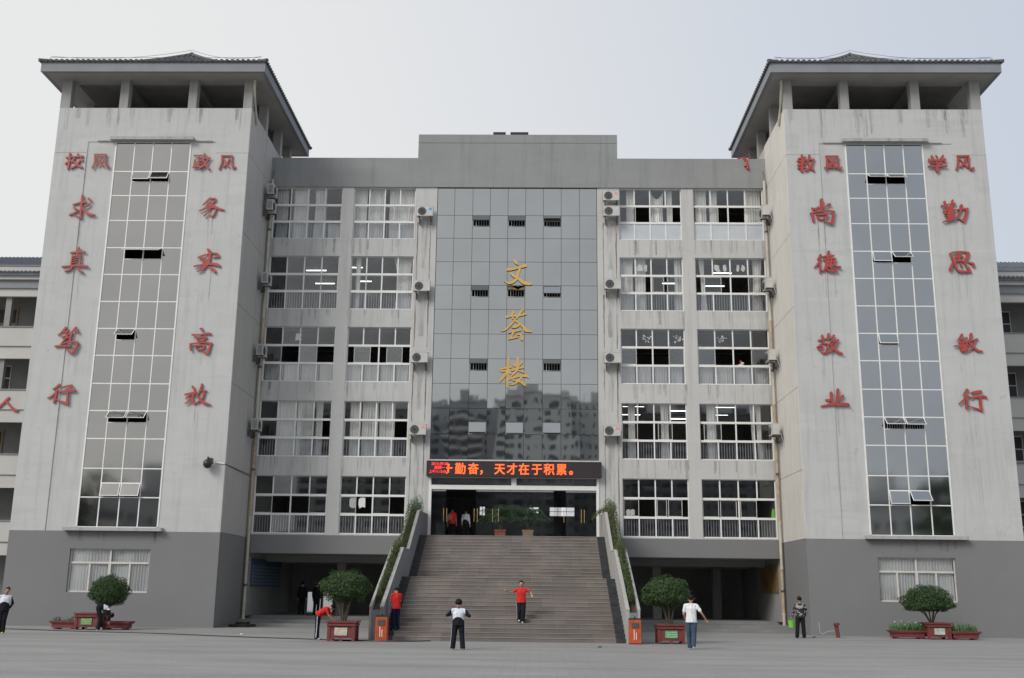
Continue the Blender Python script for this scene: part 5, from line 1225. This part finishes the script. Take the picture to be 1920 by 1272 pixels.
# ------------------------------------------------------------------ litter bins
m_bin = plain('orange_bin_slat', (0.50, 0.09, 0.025), .5, var=.2, vs=5)
def bin_(x, y, label, slats):
    t = thing('litter_bin', label, 'bin', (x, y, 0), 'orange litter bins'); w2, d, h = .205, .36, .88
    MB().box(x - w2 + .02, x + w2 - .02, y + .02, y + d - .02, .03, h - .05).build('body', m_bin if not slats else m_black, t)
    MB().box(x - w2, x + w2, y, y + d, h - .05, h).ball((x, y + d / 2, h + .03), .035, 8, 6).box(x - w2, x + w2, y, y + d, 0, .035).build('frame', m_black, t)
    n = 7
    for k in range(n):
        xa = x - w2 + .006 + (2 * w2 - .012) * k / n; MB().box(xa, xa + (2 * w2) / n - .012 if slats else xa + (2 * w2) / n - .005, y, y + .02, .036, h - .051).build('slat', m_bin, t)
    for s in (-1, 1): MB().box(x + s * w2, x + s * (w2 - .018), y + .022, y + d - .01, .036, h - .051).build('side_panel', m_bin, t)
    MB().box(x - .12, x + .12, y - .03, y - .002, h - .32, h - .15).build('flap', m_steel, t)
    for xx in (-.04, .035): MB().box(x + xx - .012, x + xx + .012, y - .008, y - .001, .16, .50 if xx < 0 else .40).build('mark', m_white, t)
bin_(-4.27, 38.35, 'slatted orange litter bin standing at the left foot of the stairs', True)
bin_(4.60, 38.62, 'plain orange red litter bin standing at the right foot of the stairs', False)

# standpipe near the right tower, litter, blue box, small things
hp = thing('standpipe', 'short rusty red standpipe leaning in front of the right tower', 'pipe', (14.0, 47.3, 0))
MB().tube([(14.02, 47.3, 0), (13.96, 47.3, .50)], .085, 12).build('pipe', m_box, hp)
MB().tube([(13.97, 47.25, .50), (13.955, 47.25, .60)], .125, 12).tube([(13.82, 47.2, .56), (13.95, 47.2, .55)], .05, 8).build('cap', m_box, hp)
o = MB().tube([(13.3, 47.6, .62), (13.32, 47.55, .22), (13.42, 47.5, .12), (13.6, 47.5, .24), (13.9, 47.4, .28)], .010, 5).build('clear_hose', m_frost)
tag(center_origin(o), 'thin clear plastic hose curling beside the rusty standpipe', 'hose')
o = MB().box(-4.95, -4.62, D - .75, D - .45, 5.72, 6.0).box(-4.90, -4.67, D - .765, D - .75, 5.80, 5.92).build('blue_box', plain('sky_blue_plastic', (0.14, 0.33, 0.42), .5))
tag(center_origin(o), 'small sky blue box on top of the left planter wall', 'box')
o = MB().ball((11.68, D + .22, 13.30), (.22, .07, .06), 10, 6).ball((11.78, D + .2, 13.42), (.10, .05, .05), 8, 5).build('shoes', m_white)
tag(center_origin(o), 'white shoes drying on the third floor sill right side', 'shoes')
o = MB().ball((11.55, D + .20, 13.29), (.10, .05, .05), 10, 6).ball((11.70, D + .18, 13.50), (.07, .05, .05), 8, 5).build('red_cloth', plain('bright_red_cloth', (.5, .05, .04), .8))
tag(center_origin(o), 'small red cloth beside the shoes on the third floor sill', 'cloth')
o = MB().prism([(12.95, D + .28, 5.45), (13.12, D + .28, 5.45), (13.12, D + .28, 5.92), (13.03, D + .28, 5.97), (12.98, D + .28, 5.75)], (0, .08, 0)).build('green_bag', plain('lime_plastic', (.16, .42, .06), .5))
tag(center_origin(o), 'lime green bag inside the first floor window by the right tower', 'bag')
rr = random.Random(12)
for k, (x, y) in enumerate(((-10.2, 42.3), (12.9, 46.9), (3.2, 36.0))):
    o = MB().ball((x, y, .03), (.07, .05, .025), 7, 4).build('litter', (m_white, m_black, m_steel)[k])
    tag(center_origin(o), ('crumpled white litter on the ground before the left portico', 'small dark lump on the ground near the standpipe', 'small grey crumpled scrap on the plaza right of the stair foot')[k], 'litter')
o = MB().prism([(-13.1, 50.8, .005), (-12.3, 50.7, .005), (-12.0, 51.5, .005), (-12.9, 51.7, .005)], (0, 0, .12)).prism([(-12.9, 51.1, .125), (-12.35, 51.0, .125), (-12.3, 51.4, .125), (-12.8, 51.5, .125)], (.05, 0, .10)).build('dark_mats', m_black)
tag(center_origin(o), 'dark bundle of mats on the ground at the left portico corner', 'mats')

# ------------------------------------------------------------------ people
def cloth(name, col, **k):
    m = plain(name, col, .8, var=.10, vs=5); q = NB.__new__(NB); q.m = m; q.t = m.node_tree; q.n = q.t.nodes; q.b = q.n['Principled BSDF']; q.o = q.n['Material Output']
    w_ = q.add('ShaderNodeTexWave'); w_.inputs['Scale'].default_value = 1.9; w_.inputs['Distortion'].default_value = 14.0; w_.inputs['Detail'].default_value = 3.0; w_.inputs['Detail Scale'].default_value = 1.4
    q.ln(q.pos((1, 1, .9)), w_.inputs['Vector']); q.bump(w_.outputs['Fac'], .55, .025); q.b.inputs['Specular IOR Level'].default_value = .2; return m
m_skin = plain('skin', (0.42, 0.235, 0.15), .55, var=.06); m_hair = plain('black_hair', (0.012, 0.010, 0.010), .45, var=.3, vs=60)
m_cred = cloth('red_polo', (0.58, 0.028, 0.024)); m_cblk = cloth('black_track_cloth', (0.014, 0.015, 0.020))
m_cwht = cloth('white_cloth', (0.68, 0.70, 0.77)); m_cnav = cloth('navy_cloth', (0.012, 0.017, 0.04)); m_jean = cloth('blue_jeans', (0.050, 0.075, 0.115))
m_shoew = plain('white_shoe', (0.6, 0.6, 0.6), .5); m_yel = plain('yellow_shoe', (0.6, 0.6, 0.05), .5)
for m_ in (m_cblk, m_hair, m_cnav): m_.node_tree.nodes['Principled BSDF'].inputs['Specular IOR Level'].default_value = 0.12
def camomat():
    q = NB('black_white_print'); f = q.noise(q.pos(), 9, 2, .5)
    q.ln(q.mix(q.ramp(f, .54, .58), (.018, .018, .02), (.32, .32, .32)), q.b.inputs['Base Color']); q.b.inputs['Roughness'].default_value = .8; return q.m
m_camo = camomat()
def seg(mb, p0, p1, r0, r1, side=(1, 0, 0), f0=1.0, f1=None, n=14, flat=False):
    f1 = f0 if f1 is None else f1; p0, p1 = Vector(p0), Vector(p1); t = (p1 - p0).normalized(); u = Vector(side); u = (u - t * u.dot(t)).normalized(); v = t.cross(u); rg = []
    st_ = [(-1.0, .05), (-.85, .53), (-.5, .87), (0, 1)]
    for a, b in ([(-.06, .9), (0, 1)] if flat else st_): rg.append((p0 + t * a * r0 * min(f0, 1) * .9, r0 * b, f0))
    for k in range(1, 4): rg.append((p0.lerp(p1, k / 4), r0 + (r1 - r0) * k / 4, f0 + (f1 - f0) * k / 4))
    for a, b in st_[::-1]: rg.append((p1 - t * a * r1 * min(f1, 1) * .9, r1 * b, f1))
    vs = []
    for c, r_, f in rg:
        for k in range(n): an = 2 * math.pi * k / n; vs.append(c + u * math.cos(an) * r_ + v * math.sin(an) * r_ * f)
    fs = [(i * n + k, i * n + (k + 1) % n, (i + 1) * n + (k + 1) % n, (i + 1) * n + k) for i in range(len(rg) - 1) for k in range(n)]
    fs += [tuple(range(n))[::-1], tuple(range(len(vs) - n, len(vs)))]; mb._add(vs, fs)
def fuse(mb, name, mats, parent, voxel, zones=None, A=None, sm=3):
    """union of limbs into one continuous skin"""
    me = bpy.data.meshes.new(name); me.from_pydata(mb.v, [], mb.f); ob = bpy.data.objects.new(name, me); COL.objects.link(ob)
    r_ = ob.modifiers.new('r', 'REMESH'); r_.mode = 'VOXEL'; r_.voxel_size = voxel; r_.use_smooth_shade = True
    s_ = ob.modifiers.new('s', 'SMOOTH'); s_.iterations = sm; s_.factor = .5
    dg = bpy.context.evaluated_depsgraph_get(); dg.update(); m2 = bpy.data.meshes.new_from_object(ob.evaluated_get(dg)); bpy.data.objects.remove(ob); bpy.data.meshes.remove(me)
    m2.name = name; m2.materials.clear()
    if not isinstance(mats, (list, tuple)): mats = [mats]
    for m in mats: m2.materials.append(m)
    if zones:
        for p in m2.polygons: p.material_index = zones(p.center)
    m2.polygons.foreach_set('use_smooth', [True] * len(m2.polygons))
    m2.transform(Matrix.Translation(-rootloc(parent)) @ A); o = bpy.data.objects.new(name, m2); COL.objects.link(o); o.parent = parent; return o
def person(label, loc, rot, H, pose=None, top=None, topz=None, bot=None, shoes=None, sleeve='short', hair=True, stripe=False, collar=None, vox=.009, face=True, scale_w=1.0, hs=1.10, holds=None, group=None):
    k = H / 1.7; J = dict(pelvis=(0, 0, .93), waist=(0, 0, 1.05), chest=(0, .0, 1.27), neck=(0, .015, 1.43), head=(0, -.005, 1.575),
        sL=(-.165, .01, 1.365), eL=(-.215, .03, 1.10), wL=(-.225, -.04, .87), sR=(.165, .01, 1.365), eR=(.215, .03, 1.10), wR=(.225, -.04, .87),
        hL=(-.085, 0, .90), kL=(-.095, -.02, .49), aL=(-.10, .02, .09), hR=(.085, 0, .90), kR=(.095, -.02, .49), aR=(.10, .02, .09))
    if pose: J.update(pose)
    J = {a: Vector(b) for a, b in J.items()}
    A = Matrix.Translation(loc) @ Matrix.Rotation(rot, 4, 'Z') @ Matrix.Diagonal((k * scale_w, k * scale_w, k, 1))
    t = thing('person', label, 'person', loc, group)
    sh = J['sR'] - J['sL']; sh.normalize(); up = (J['head'] - J['neck']).normalized(); fw = sh.cross(up); fw = fw.normalized()   # points to the face? checked below
    fwd = up.cross(sh).normalized() * -1
    # with sh=+x and up=+z: up x sh = +y, so forward (-y) is its negative
    b = MB(); hd = J['head']; rot3 = Matrix((sh, -fwd, up)).transposed()
    hd = J['neck'] + (hd - J['neck']) * (1 + (hs - 1) * .5); b.ball(hd, Vector((.076, .092, .112)) * hs, 18, 12, rot3); b.ball(hd - up * .055 * hs + fwd * .028, Vector((.050, .055, .055)) * hs, 12, 8, rot3)
    b.ball(hd + fwd * .092 * hs - up * .018, (.015, .020, .024), 8, 6, rot3)
    for s in (-1, 1): b.ball(hd + sh * .075 * hs * s - up * .01 + fwd * -.005, (.012, .022, .030), 8, 6, rot3)
    seg(b, J['neck'] - up * .03, hd - up * .06, .050, .047)
    seg(b, J['pelvis'], J['chest'], .125, .145, sh, .65); seg(b, J['chest'], J['neck'] - up * .03, .125, .05, sh, .6, .9)
    for s in 'LR':
        S, E, W, Hh, K, An = (J[c + s] for c in 'sewhka')
        seg(b, J['neck'] - up * .06, S, .05, .048); seg(b, S, E, .045, .036); seg(b, E, W, .036, .025)
        seg(b, Hh, K, .080, .052); seg(b, K, An, .052, .035)
        d = (W - E).normalized(); q = d.cross(fwd); q = q.normalized() if q.length > .1 else sh; nn = d.cross(q)
        pc = W + d * .055; seg(b, W, W + d * .075, .024, .030, q, .55)
        for f_, (o_, l_) in enumerate(((-.028, .070), (-.010, .080), (.009, .075), (.026, .058))):
            a0 = W + d * .08 + q * o_; a1 = a0 + d * l_ * .55 + nn * .006; a2 = a1 + d * l_ * .40 + nn * .020; seg(b, a0, a1, .0095, .009, n=8); seg(b, a1, a2, .009, .008, n=8)
        th = q * (-1 if s == 'L' else 1); seg(b, W + d * .02 + th * .02, W + d * .06 + th * .050, .012, .011, n=8); seg(b, W + d * .06 + th * .050, W + d * .09 + th * .052, .011, .009, n=8)
    fuse(b, 'body', m_skin, t, vox, A=A, sm=2)
    # upper garment
    g = MB(); seg(g, J['pelvis'] - Vector((0, 0, .09)) if abs(J['chest'].z - J['pelvis'].z) > .25 else J['pelvis'], J['waist'], .192, .168, sh, .80, flat=True); seg(g, J['waist'], J['chest'], .168, .182, sh, .78, .70); seg(g, J['chest'], J['neck'] - up * .05, .178, .080, sh, .66, .9)
    for s in 'LR':
        S, E, W = (J[c + s] for c in 'sew'); seg(g, J['chest'] + up * .06, S - up * .012, .09, .066, sh, .8); seg(g, J['neck'] - up * .045, S - up * .004, .062, .060)
        if sleeve == 'short': seg(g, S - up * .005, S.lerp(E, .70), .061, .058)
        else: seg(g, S - up * .005, E, .064, .054); seg(g, E, W - (W - E).normalized() * .02, .054, .042)
    mats = top if isinstance(top, (list, tuple)) else [top]
    fuse(g, 'jacket' if sleeve == 'long' else 'shirt', mats, t, .014, topz, A)
    if collar: c_ = MB(); seg(c_, J['neck'] - up * .05, J['neck'] - up * .005, .075, .062, sh, .9); fuse(c_, 'collar', collar, t, .012, A=A)
    # trousers
    g = MB(); seg(g, J['pelvis'], (J['hL'] + J['hR']) / 2 - Vector((0, 0, .02)), .135, .138, sh, .75)
    for s in 'LR':
        Hh, K, An = (J[c + s] for c in 'hka'); seg(g, Hh, K, .104, .082); seg(g, K, An + Vector((0, 0, -.01)), .082, .078, flat=False)
    fuse(g, 'trousers', bot, t, .014, A=A)
    if stripe:
        for s in ('L', 'R') if stripe is True else stripe:
            Hh, K, An = (J[c + s] for c in 'hka'); q = sh * (1 if s == 'R' else -1); m = MB()
            P = [Hh + q * .096, K + q * .076, An + q * .072]
            for i in range(2): seg(m, P[i], P[i + 1], .020, .020, (0, 1, 0), .6, n=8)
            fuse(m, 'trouser_stripe', m_cwht, t, .010, A=A)
    for s in 'LR':
        An = J['a' + s]; m = MB(); seg(m, An + Vector((0, .03, -.045)), An + Vector((0, -.12, -.055)), .040, .036, (1, 0, 0), .9); mm = MB(); mm.v = [(v[0], v[1], max(v[2], An.z - .09)) for v in m.v]; mm.f = m.f; mm.mi = m.mi
        mm.xf(A).build('shoe', shoes or m_black, t, smooth=True)
    if hair:
        m = MB(); m.ball(hd + up * .024 * hs - fwd * .014 * hs, Vector((.084, .096, .104)) * hs, 18, 12, rot3)
        m.v = [v if (Vector(v) - hd).dot(fwd) < .045 * hs or (Vector(v) - hd).dot(up) > .060 * hs else tuple(Vector(v) - fwd * ((Vector(v) - hd).dot(fwd) - .045 * hs)) for v in m.v]
        m.v = [v if (Vector(v) - hd).dot(up) > -.085 * hs else tuple(Vector(v) + up * (-.085 * hs - (Vector(v) - hd).dot(up))) for v in m.v]
        m.xf(A).build('hair', m_hair, t, smooth=True)
    if face:
        m = MB()
        for s in (-1, 1): m.ball(hd + sh * .030 * s + fwd * .084 * hs + up * .008, (.012, .006, .006), 8, 5, rot3); m.ball(hd + sh * .030 * s + fwd * .084 * hs + up * .026, (.017, .005, .004), 8, 4, rot3)
        m.ball(hd + fwd * .083 * hs - up * .062, (.020, .006, .005), 8, 5, rot3); m.xf(A).build('eyes_and_mouth', m_hair, t)
    return t, A, J
def uni(c):      # white upper back and chest over black lower panel, dark sleeves
    if abs(c.x) > .205: return 2
    return 1 if c.z < 1.13 - (c.x / .19) ** 2 * .14 else 0
# 1 student with back to us, hands on hips, in the middle foreground
person('student seen from behind in a white and black tracksuit with elbows bent before the stairs', (-1.25, 33.55, 0), R(178), 1.46,
       dict(eL=(-.33, .05, 1.16), wL=(-.20, -.13, 1.20), eR=(.33, .03, 1.18), wR=(.20, -.14, 1.22), kL=(-.12, -.01, .49), aL=(-.15, .02, .09), kR=(.12, -.01, .49), aR=(.15, .02, .09)),
       [m_cwht, m_cblk, m_cnav], uni, m_cblk, m_shoew, 'long', stripe=True, collar=m_cnav, face=False, scale_w=1.20, hs=1.28)
# 2 boy coming down the stairs with open arms
person('boy in red polo coming down the middle of the stairs with arms spread', (.58, 40.62, .612), R(0), 1.50,
       dict(eL=(-.36, -.05, 1.24), wL=(-.52, -.16, 1.30), eR=(.37, -.02, 1.26), wR=(.40, -.20, 1.16), kL=(-.08, -.06, .52), aL=(-.07, .02, .16), kR=(.09, -.10, .48), aR=(.06, -.10, .09)),
       [m_cred], None, m_cblk, m_shoew, 'short', stripe=['L'], scale_w=1.10, hs=1.22)
# 3 man in white t-shirt
person('man in a white t-shirt and blue jeans walking towards the building with back turned', (6.15, 35.75, 0), R(172), 1.70,
       dict(sL=(-.18, .01, 1.37), sR=(.18, .01, 1.37), eL=(-.33, .05, 1.14), wL=(-.45, -.06, .96), eR=(.24, .06, 1.10), wR=(.20, -.13, .95), hL=(-.085, 0, .90), kL=(-.075, .05, .49), aL=(-.05, .16, .14), kR=(.09, -.05, .49), aR=(.06, -.08, .09)),
       [cloth('white_tshirt', (.74, .74, .76))], None, m_jean, m_shoew, 'short', face=False)
# 4 person with bucket
t4, A4, J4 = person('person in a black and white patterned jacket seen from behind holding a green bucket', (12.18, 46.2, 0), R(180), 1.68,
       dict(eR=(.25, .02, 1.12), wR=(.30, -.06, .90), eL=(-.26, .03, 1.10), wL=(-.22, -.10, .90), kL=(-.11, 0, .49), aL=(-.12, .02, .09), kR=(.12, 0, .49), aR=(.16, .02, .09)),
       [m_camo], None, m_cblk, m_black, 'long', face=False, scale_w=1.05)
bk_ = thing('bucket', 'lime green bucket hanging from the hand of the person in the patterned jacket', 'bucket', (11.80, 46.20, .42))
m = MB(); m.tube([(11.80, 46.2, .42), (11.80, 46.2, .72)], [.105, .14], 16, cap=False).tube([(11.80, 46.2, .42), (11.80, 46.2, .43)], .105, 16).tube([(11.80, 46.2, .705), (11.80, 46.2, .725)], [.15, .15], 16, cap=False)
m.build('pail', plain('lime_bucket', (.17, .50, .05), .4), bk_)
MB().tube([(11.80 + .14 * math.cos(a), 46.2, .715 + .17 * math.sin(a)) for a in [math.pi * q / 10 for q in range(11)]], .006, 5).build('handle', m_steel, bk_)
# 5 man at the left picture edge
def unil(c):
    if abs(c.x) > .215: return 2
    return 1 if c.z < 1.17 - (c.x / .19) ** 2 * .10 else 0
person('man in tracksuit with red collar and yellow shoes at the left picture edge', (-18.72, 40.6, 0), R(18), 1.68,
       dict(head=(.05, -.03, 1.575), neck=(.03, .0, 1.43), chest=(.0, .02, 1.27), eR=(.26, .12, 1.12), wR=(.16, .16, .93), eL=(-.25, .10, 1.12), wL=(-.16, .15, .93), kL=(-.09, -.03, .49), kR=(.05, -.03, .49), aR=(.04, .02, .09), aL=(-.11, .02, .09)),
       [m_cwht, m_cblk, m_cnav], unil, m_cblk, m_yel, 'long', collar=m_cred)
# 6 student bent over behind the left planter
person('student bent double beside the planter under the left tower window', (-16.86, 45.05, 0), R(118), 1.62,
       dict(pelvis=(0, .10, .95), waist=(0, -.02, 1.00), chest=(-.02, -.22, .92), neck=(-.03, -.38, .78), head=(-.03, -.45, .66), sL=(-.17, -.32, .84), sR=(.14, -.32, .84), eL=(-.19, -.40, .60), wL=(-.16, -.38, .38), eR=(.16, -.40, .60), wR=(.14, -.36, .38), hL=(-.08, .08, .92), hR=(.08, .08, .92)),
       [m_cwht, m_cblk, m_cblk], lambda c: 0 if (c.y < -.10 and c.z > .86) else 1, m_cblk, m_shoew, 'long', face=False)
# 7 bent student in red at the left tree
person('student in a red shirt bending over the planter left of the stairs', (-6.62, 39.0, 0), R(90), 1.55,
       dict(pelvis=(0, .02, .92), waist=(0, -.10, 1.02), chest=(0, -.27, 1.13), neck=(0, -.41, 1.20), head=(0, -.53, 1.22), sL=(-.16, -.36, 1.16), sR=(.16, -.36, 1.16), eL=(-.18, -.44, .94), wL=(-.15, -.60, .80), eR=(.18, -.44, .94), wR=(.15, -.62, .80), kL=(-.09, .0, .49), kR=(.09, .03, .49)),
       [m_cred], None, m_cblk, m_shoew, 'short', stripe=['L', 'R'], face=False)
# 8 student in red on the lowest steps
person('student in a red shirt standing head down on the left end of the stairs', (-3.98, 40.0, .306), R(205), 1.58,
       dict(neck=(0, -.02, 1.43), head=(-.01, -.09, 1.52), eL=(-.20, -.06, 1.14), wL=(-.10, -.25, 1.12), eR=(.20, -.06, 1.14), wR=(.10, -.25, 1.12)),
       [m_cred], None, m_cnav, m_shoew, 'short', stripe=['L'], face=False)
# 9, 10 in the doorway
person('person in a red shirt and dark trousers just inside the left entrance door', (-3.18, 55.3, 4.284), R(180), 1.66, None, [m_cred], None, m_cblk, m_black, 'short', face=False, vox=.014)
person('person in a grey and black jacket walking in at the left entrance door', (-2.48, 55.5, 4.284), R(160), 1.60, dict(kL=(-.09, -.1, .5), aL=(-.1, -.1, .09)), [m_frost, m_cblk, m_cwht], uni, m_cblk, m_black, 'long', face=False, vox=.014)
# 11, 12 in the left portico, 13 behind a window
person('dark clothed person standing in the shade of the left portico nearer the wall', (-11.10, 57.2, .45), R(190), 1.70, None, [m_cblk], None, m_cblk, m_black, 'long', stripe=['L'], face=False, vox=.014)
person('dark clothed person in the left portico half hidden by the clipped tree', (-10.25, 56.8, .45), R(170), 1.68, None, [m_cblk], None, m_cblk, m_black, 'long', stripe=['R'], face=False, vox=.014)
person('dim figure of a person standing inside the first floor room beside the right tower', (9.95, 55.6, 3.96), R(150), 1.68, None, [m_cnav], None, m_cblk, m_black, 'short', face=False, vox=.014)

# ------------------------------------------------------------------ the far side of the plaza (seen in the mirror glass)
m_apw = plain('apartment_render', (0.66, 0.65, 0.62), .9, var=.12, vs=.05); m_apg = plain('apartment_grey_render', (0.42, 0.43, 0.44), .9, var=.12, vs=.05); m_apglass = plain('apartment_window', (0.09, 0.10, 0.12), .3)
def apartment(x0, x1, y, h, mat, label, seed, dep=16):
    b = thing('apartment_block', label, 'building', ((x0 + x1) / 2, y, 0), 'apartment blocks across the plaza'); rr = random.Random(seed)
    m = MB().box(x0, x1, y - dep, y, 0, h).box(x0 - .4, x1 + .4, y - dep - .4, y + .4, h, h + .5); wn = MB(); bl = MB()
    nx = int((x1 - x0) / 4.2); dx = (x1 - x0) / nx
    for i in range(nx):
        typ = rr.choice('wwbn')
        for k in range(int(h / 3.0)):
            z = k * 3 + 1.0; xa = x0 + i * dx
            if typ == 'w': wn.box(xa + .9, xa + dx - .9, y, y + .05, z, z + 1.5)
            elif typ == 'n': wn.box(xa + .6, xa + 1.5, y, y + .05, z + .2, z + 1.4).box(xa + dx - 1.5, xa + dx - .6, y, y + .05, z + .2, z + 1.4)
            else:
                wn.box(xa + .3, xa + dx - .3, y, y + .05, z - .1, z + 1.7); bl.box(xa + .2, xa + dx - .2, y + .05, y + 1.3, z - .9, z + .15)
        if rr.random() < .4: m.box(x0 + i * dx, x0 + (i + 1) * dx, y, y + .6, h, h + 1.8)
    m.box(x0 + (x1 - x0) * .3, x0 + (x1 - x0) * .5, y - 8, y - 2, h + .5, h + 4.0)
    m.build('walls', mat, b); wn.build('windows', m_apglass, b); bl.build('balconies', m_apw if mat is m_apg else m_apg, b)
apartment(-66, -29, -192, 52, m_apw, 'pale apartment block across the plaza at the left, seen mirrored', 1)
apartment(-30, -7, -205, 56, m_apg, 'grey apartment block across the plaza left of centre, seen mirrored', 2)
apartment(-10, 12, -186, 55, m_apw, 'tall pale apartment block across the plaza in the centre, seen mirrored', 3)
apartment(10, 34, -203, 57, m_apw, 'pale apartment block across the plaza right of centre, seen mirrored', 4)
apartment(32, 66, -195, 52, m_apg, 'grey apartment block across the plaza at the right, seen mirrored', 5)
apartment(-70, 70, -120, 12, m_apg, 'long low block across the plaza, seen mirrored at the foot of the glass', 6, 12)
def far_tree(x, y, h, label, seed):
    t = thing('tree', label, 'tree', (x, y, 0), 'trees across the plaza'); rr = random.Random(seed); m = MB().tube([(x, y, 0), (x + .3, y, h * .5), (x, y, h * .8)], [.4, .28, .1], 8)
    for k in range(8): a = rr.uniform(0, 6.28); m.tube([(x, y, h * rr.uniform(.3, .6)), (x + 2.5 * math.cos(a), y + 2.5 * math.sin(a), h * rr.uniform(.6, .9))], [.16, .04], 6)
    m.build('trunk', m_twig, t); m = MB(); pts = []
    for k in range(9):
        a = rr.uniform(0, 6.28); c = (x + 2.2 * math.cos(a), y + 2.2 * math.sin(a), h * rr.uniform(.45, .82)); r_ = rr.uniform(1.6, 2.6); pts += crown_pts(c, (r_, r_, r_ * .8), 330, rr, .8, .25, .7, k)
    leaves(m, pts, .26, rr); stuff(m.build('crown', m_leaf, t))
far_tree(-53.5, -30, 17.5, 'dark tree across the plaza mirrored at the left edge of the left glass strip', 3)
far_tree(-62.0, -28, 13.0, 'lower dark tree across the plaza beyond the left mirrored tree', 4)
far_tree(50.5, -30, 20.5, 'dark tree across the plaza mirrored at the right edge of the right glass strip', 5)
far_tree(57.5, -28, 14.0, 'lower dark tree across the plaza beyond the right mirrored tree', 6)
apartment(-58, -40, -44, 14, m_apg, 'small grey block across the plaza on the left, seen mirrored in the strip', 7, 8)
apartment(41, 58, -44, 13.5, m_apw, 'small pale block across the plaza on the right, seen mirrored in the strip', 8, 8)
bpy.context.view_layer.update()
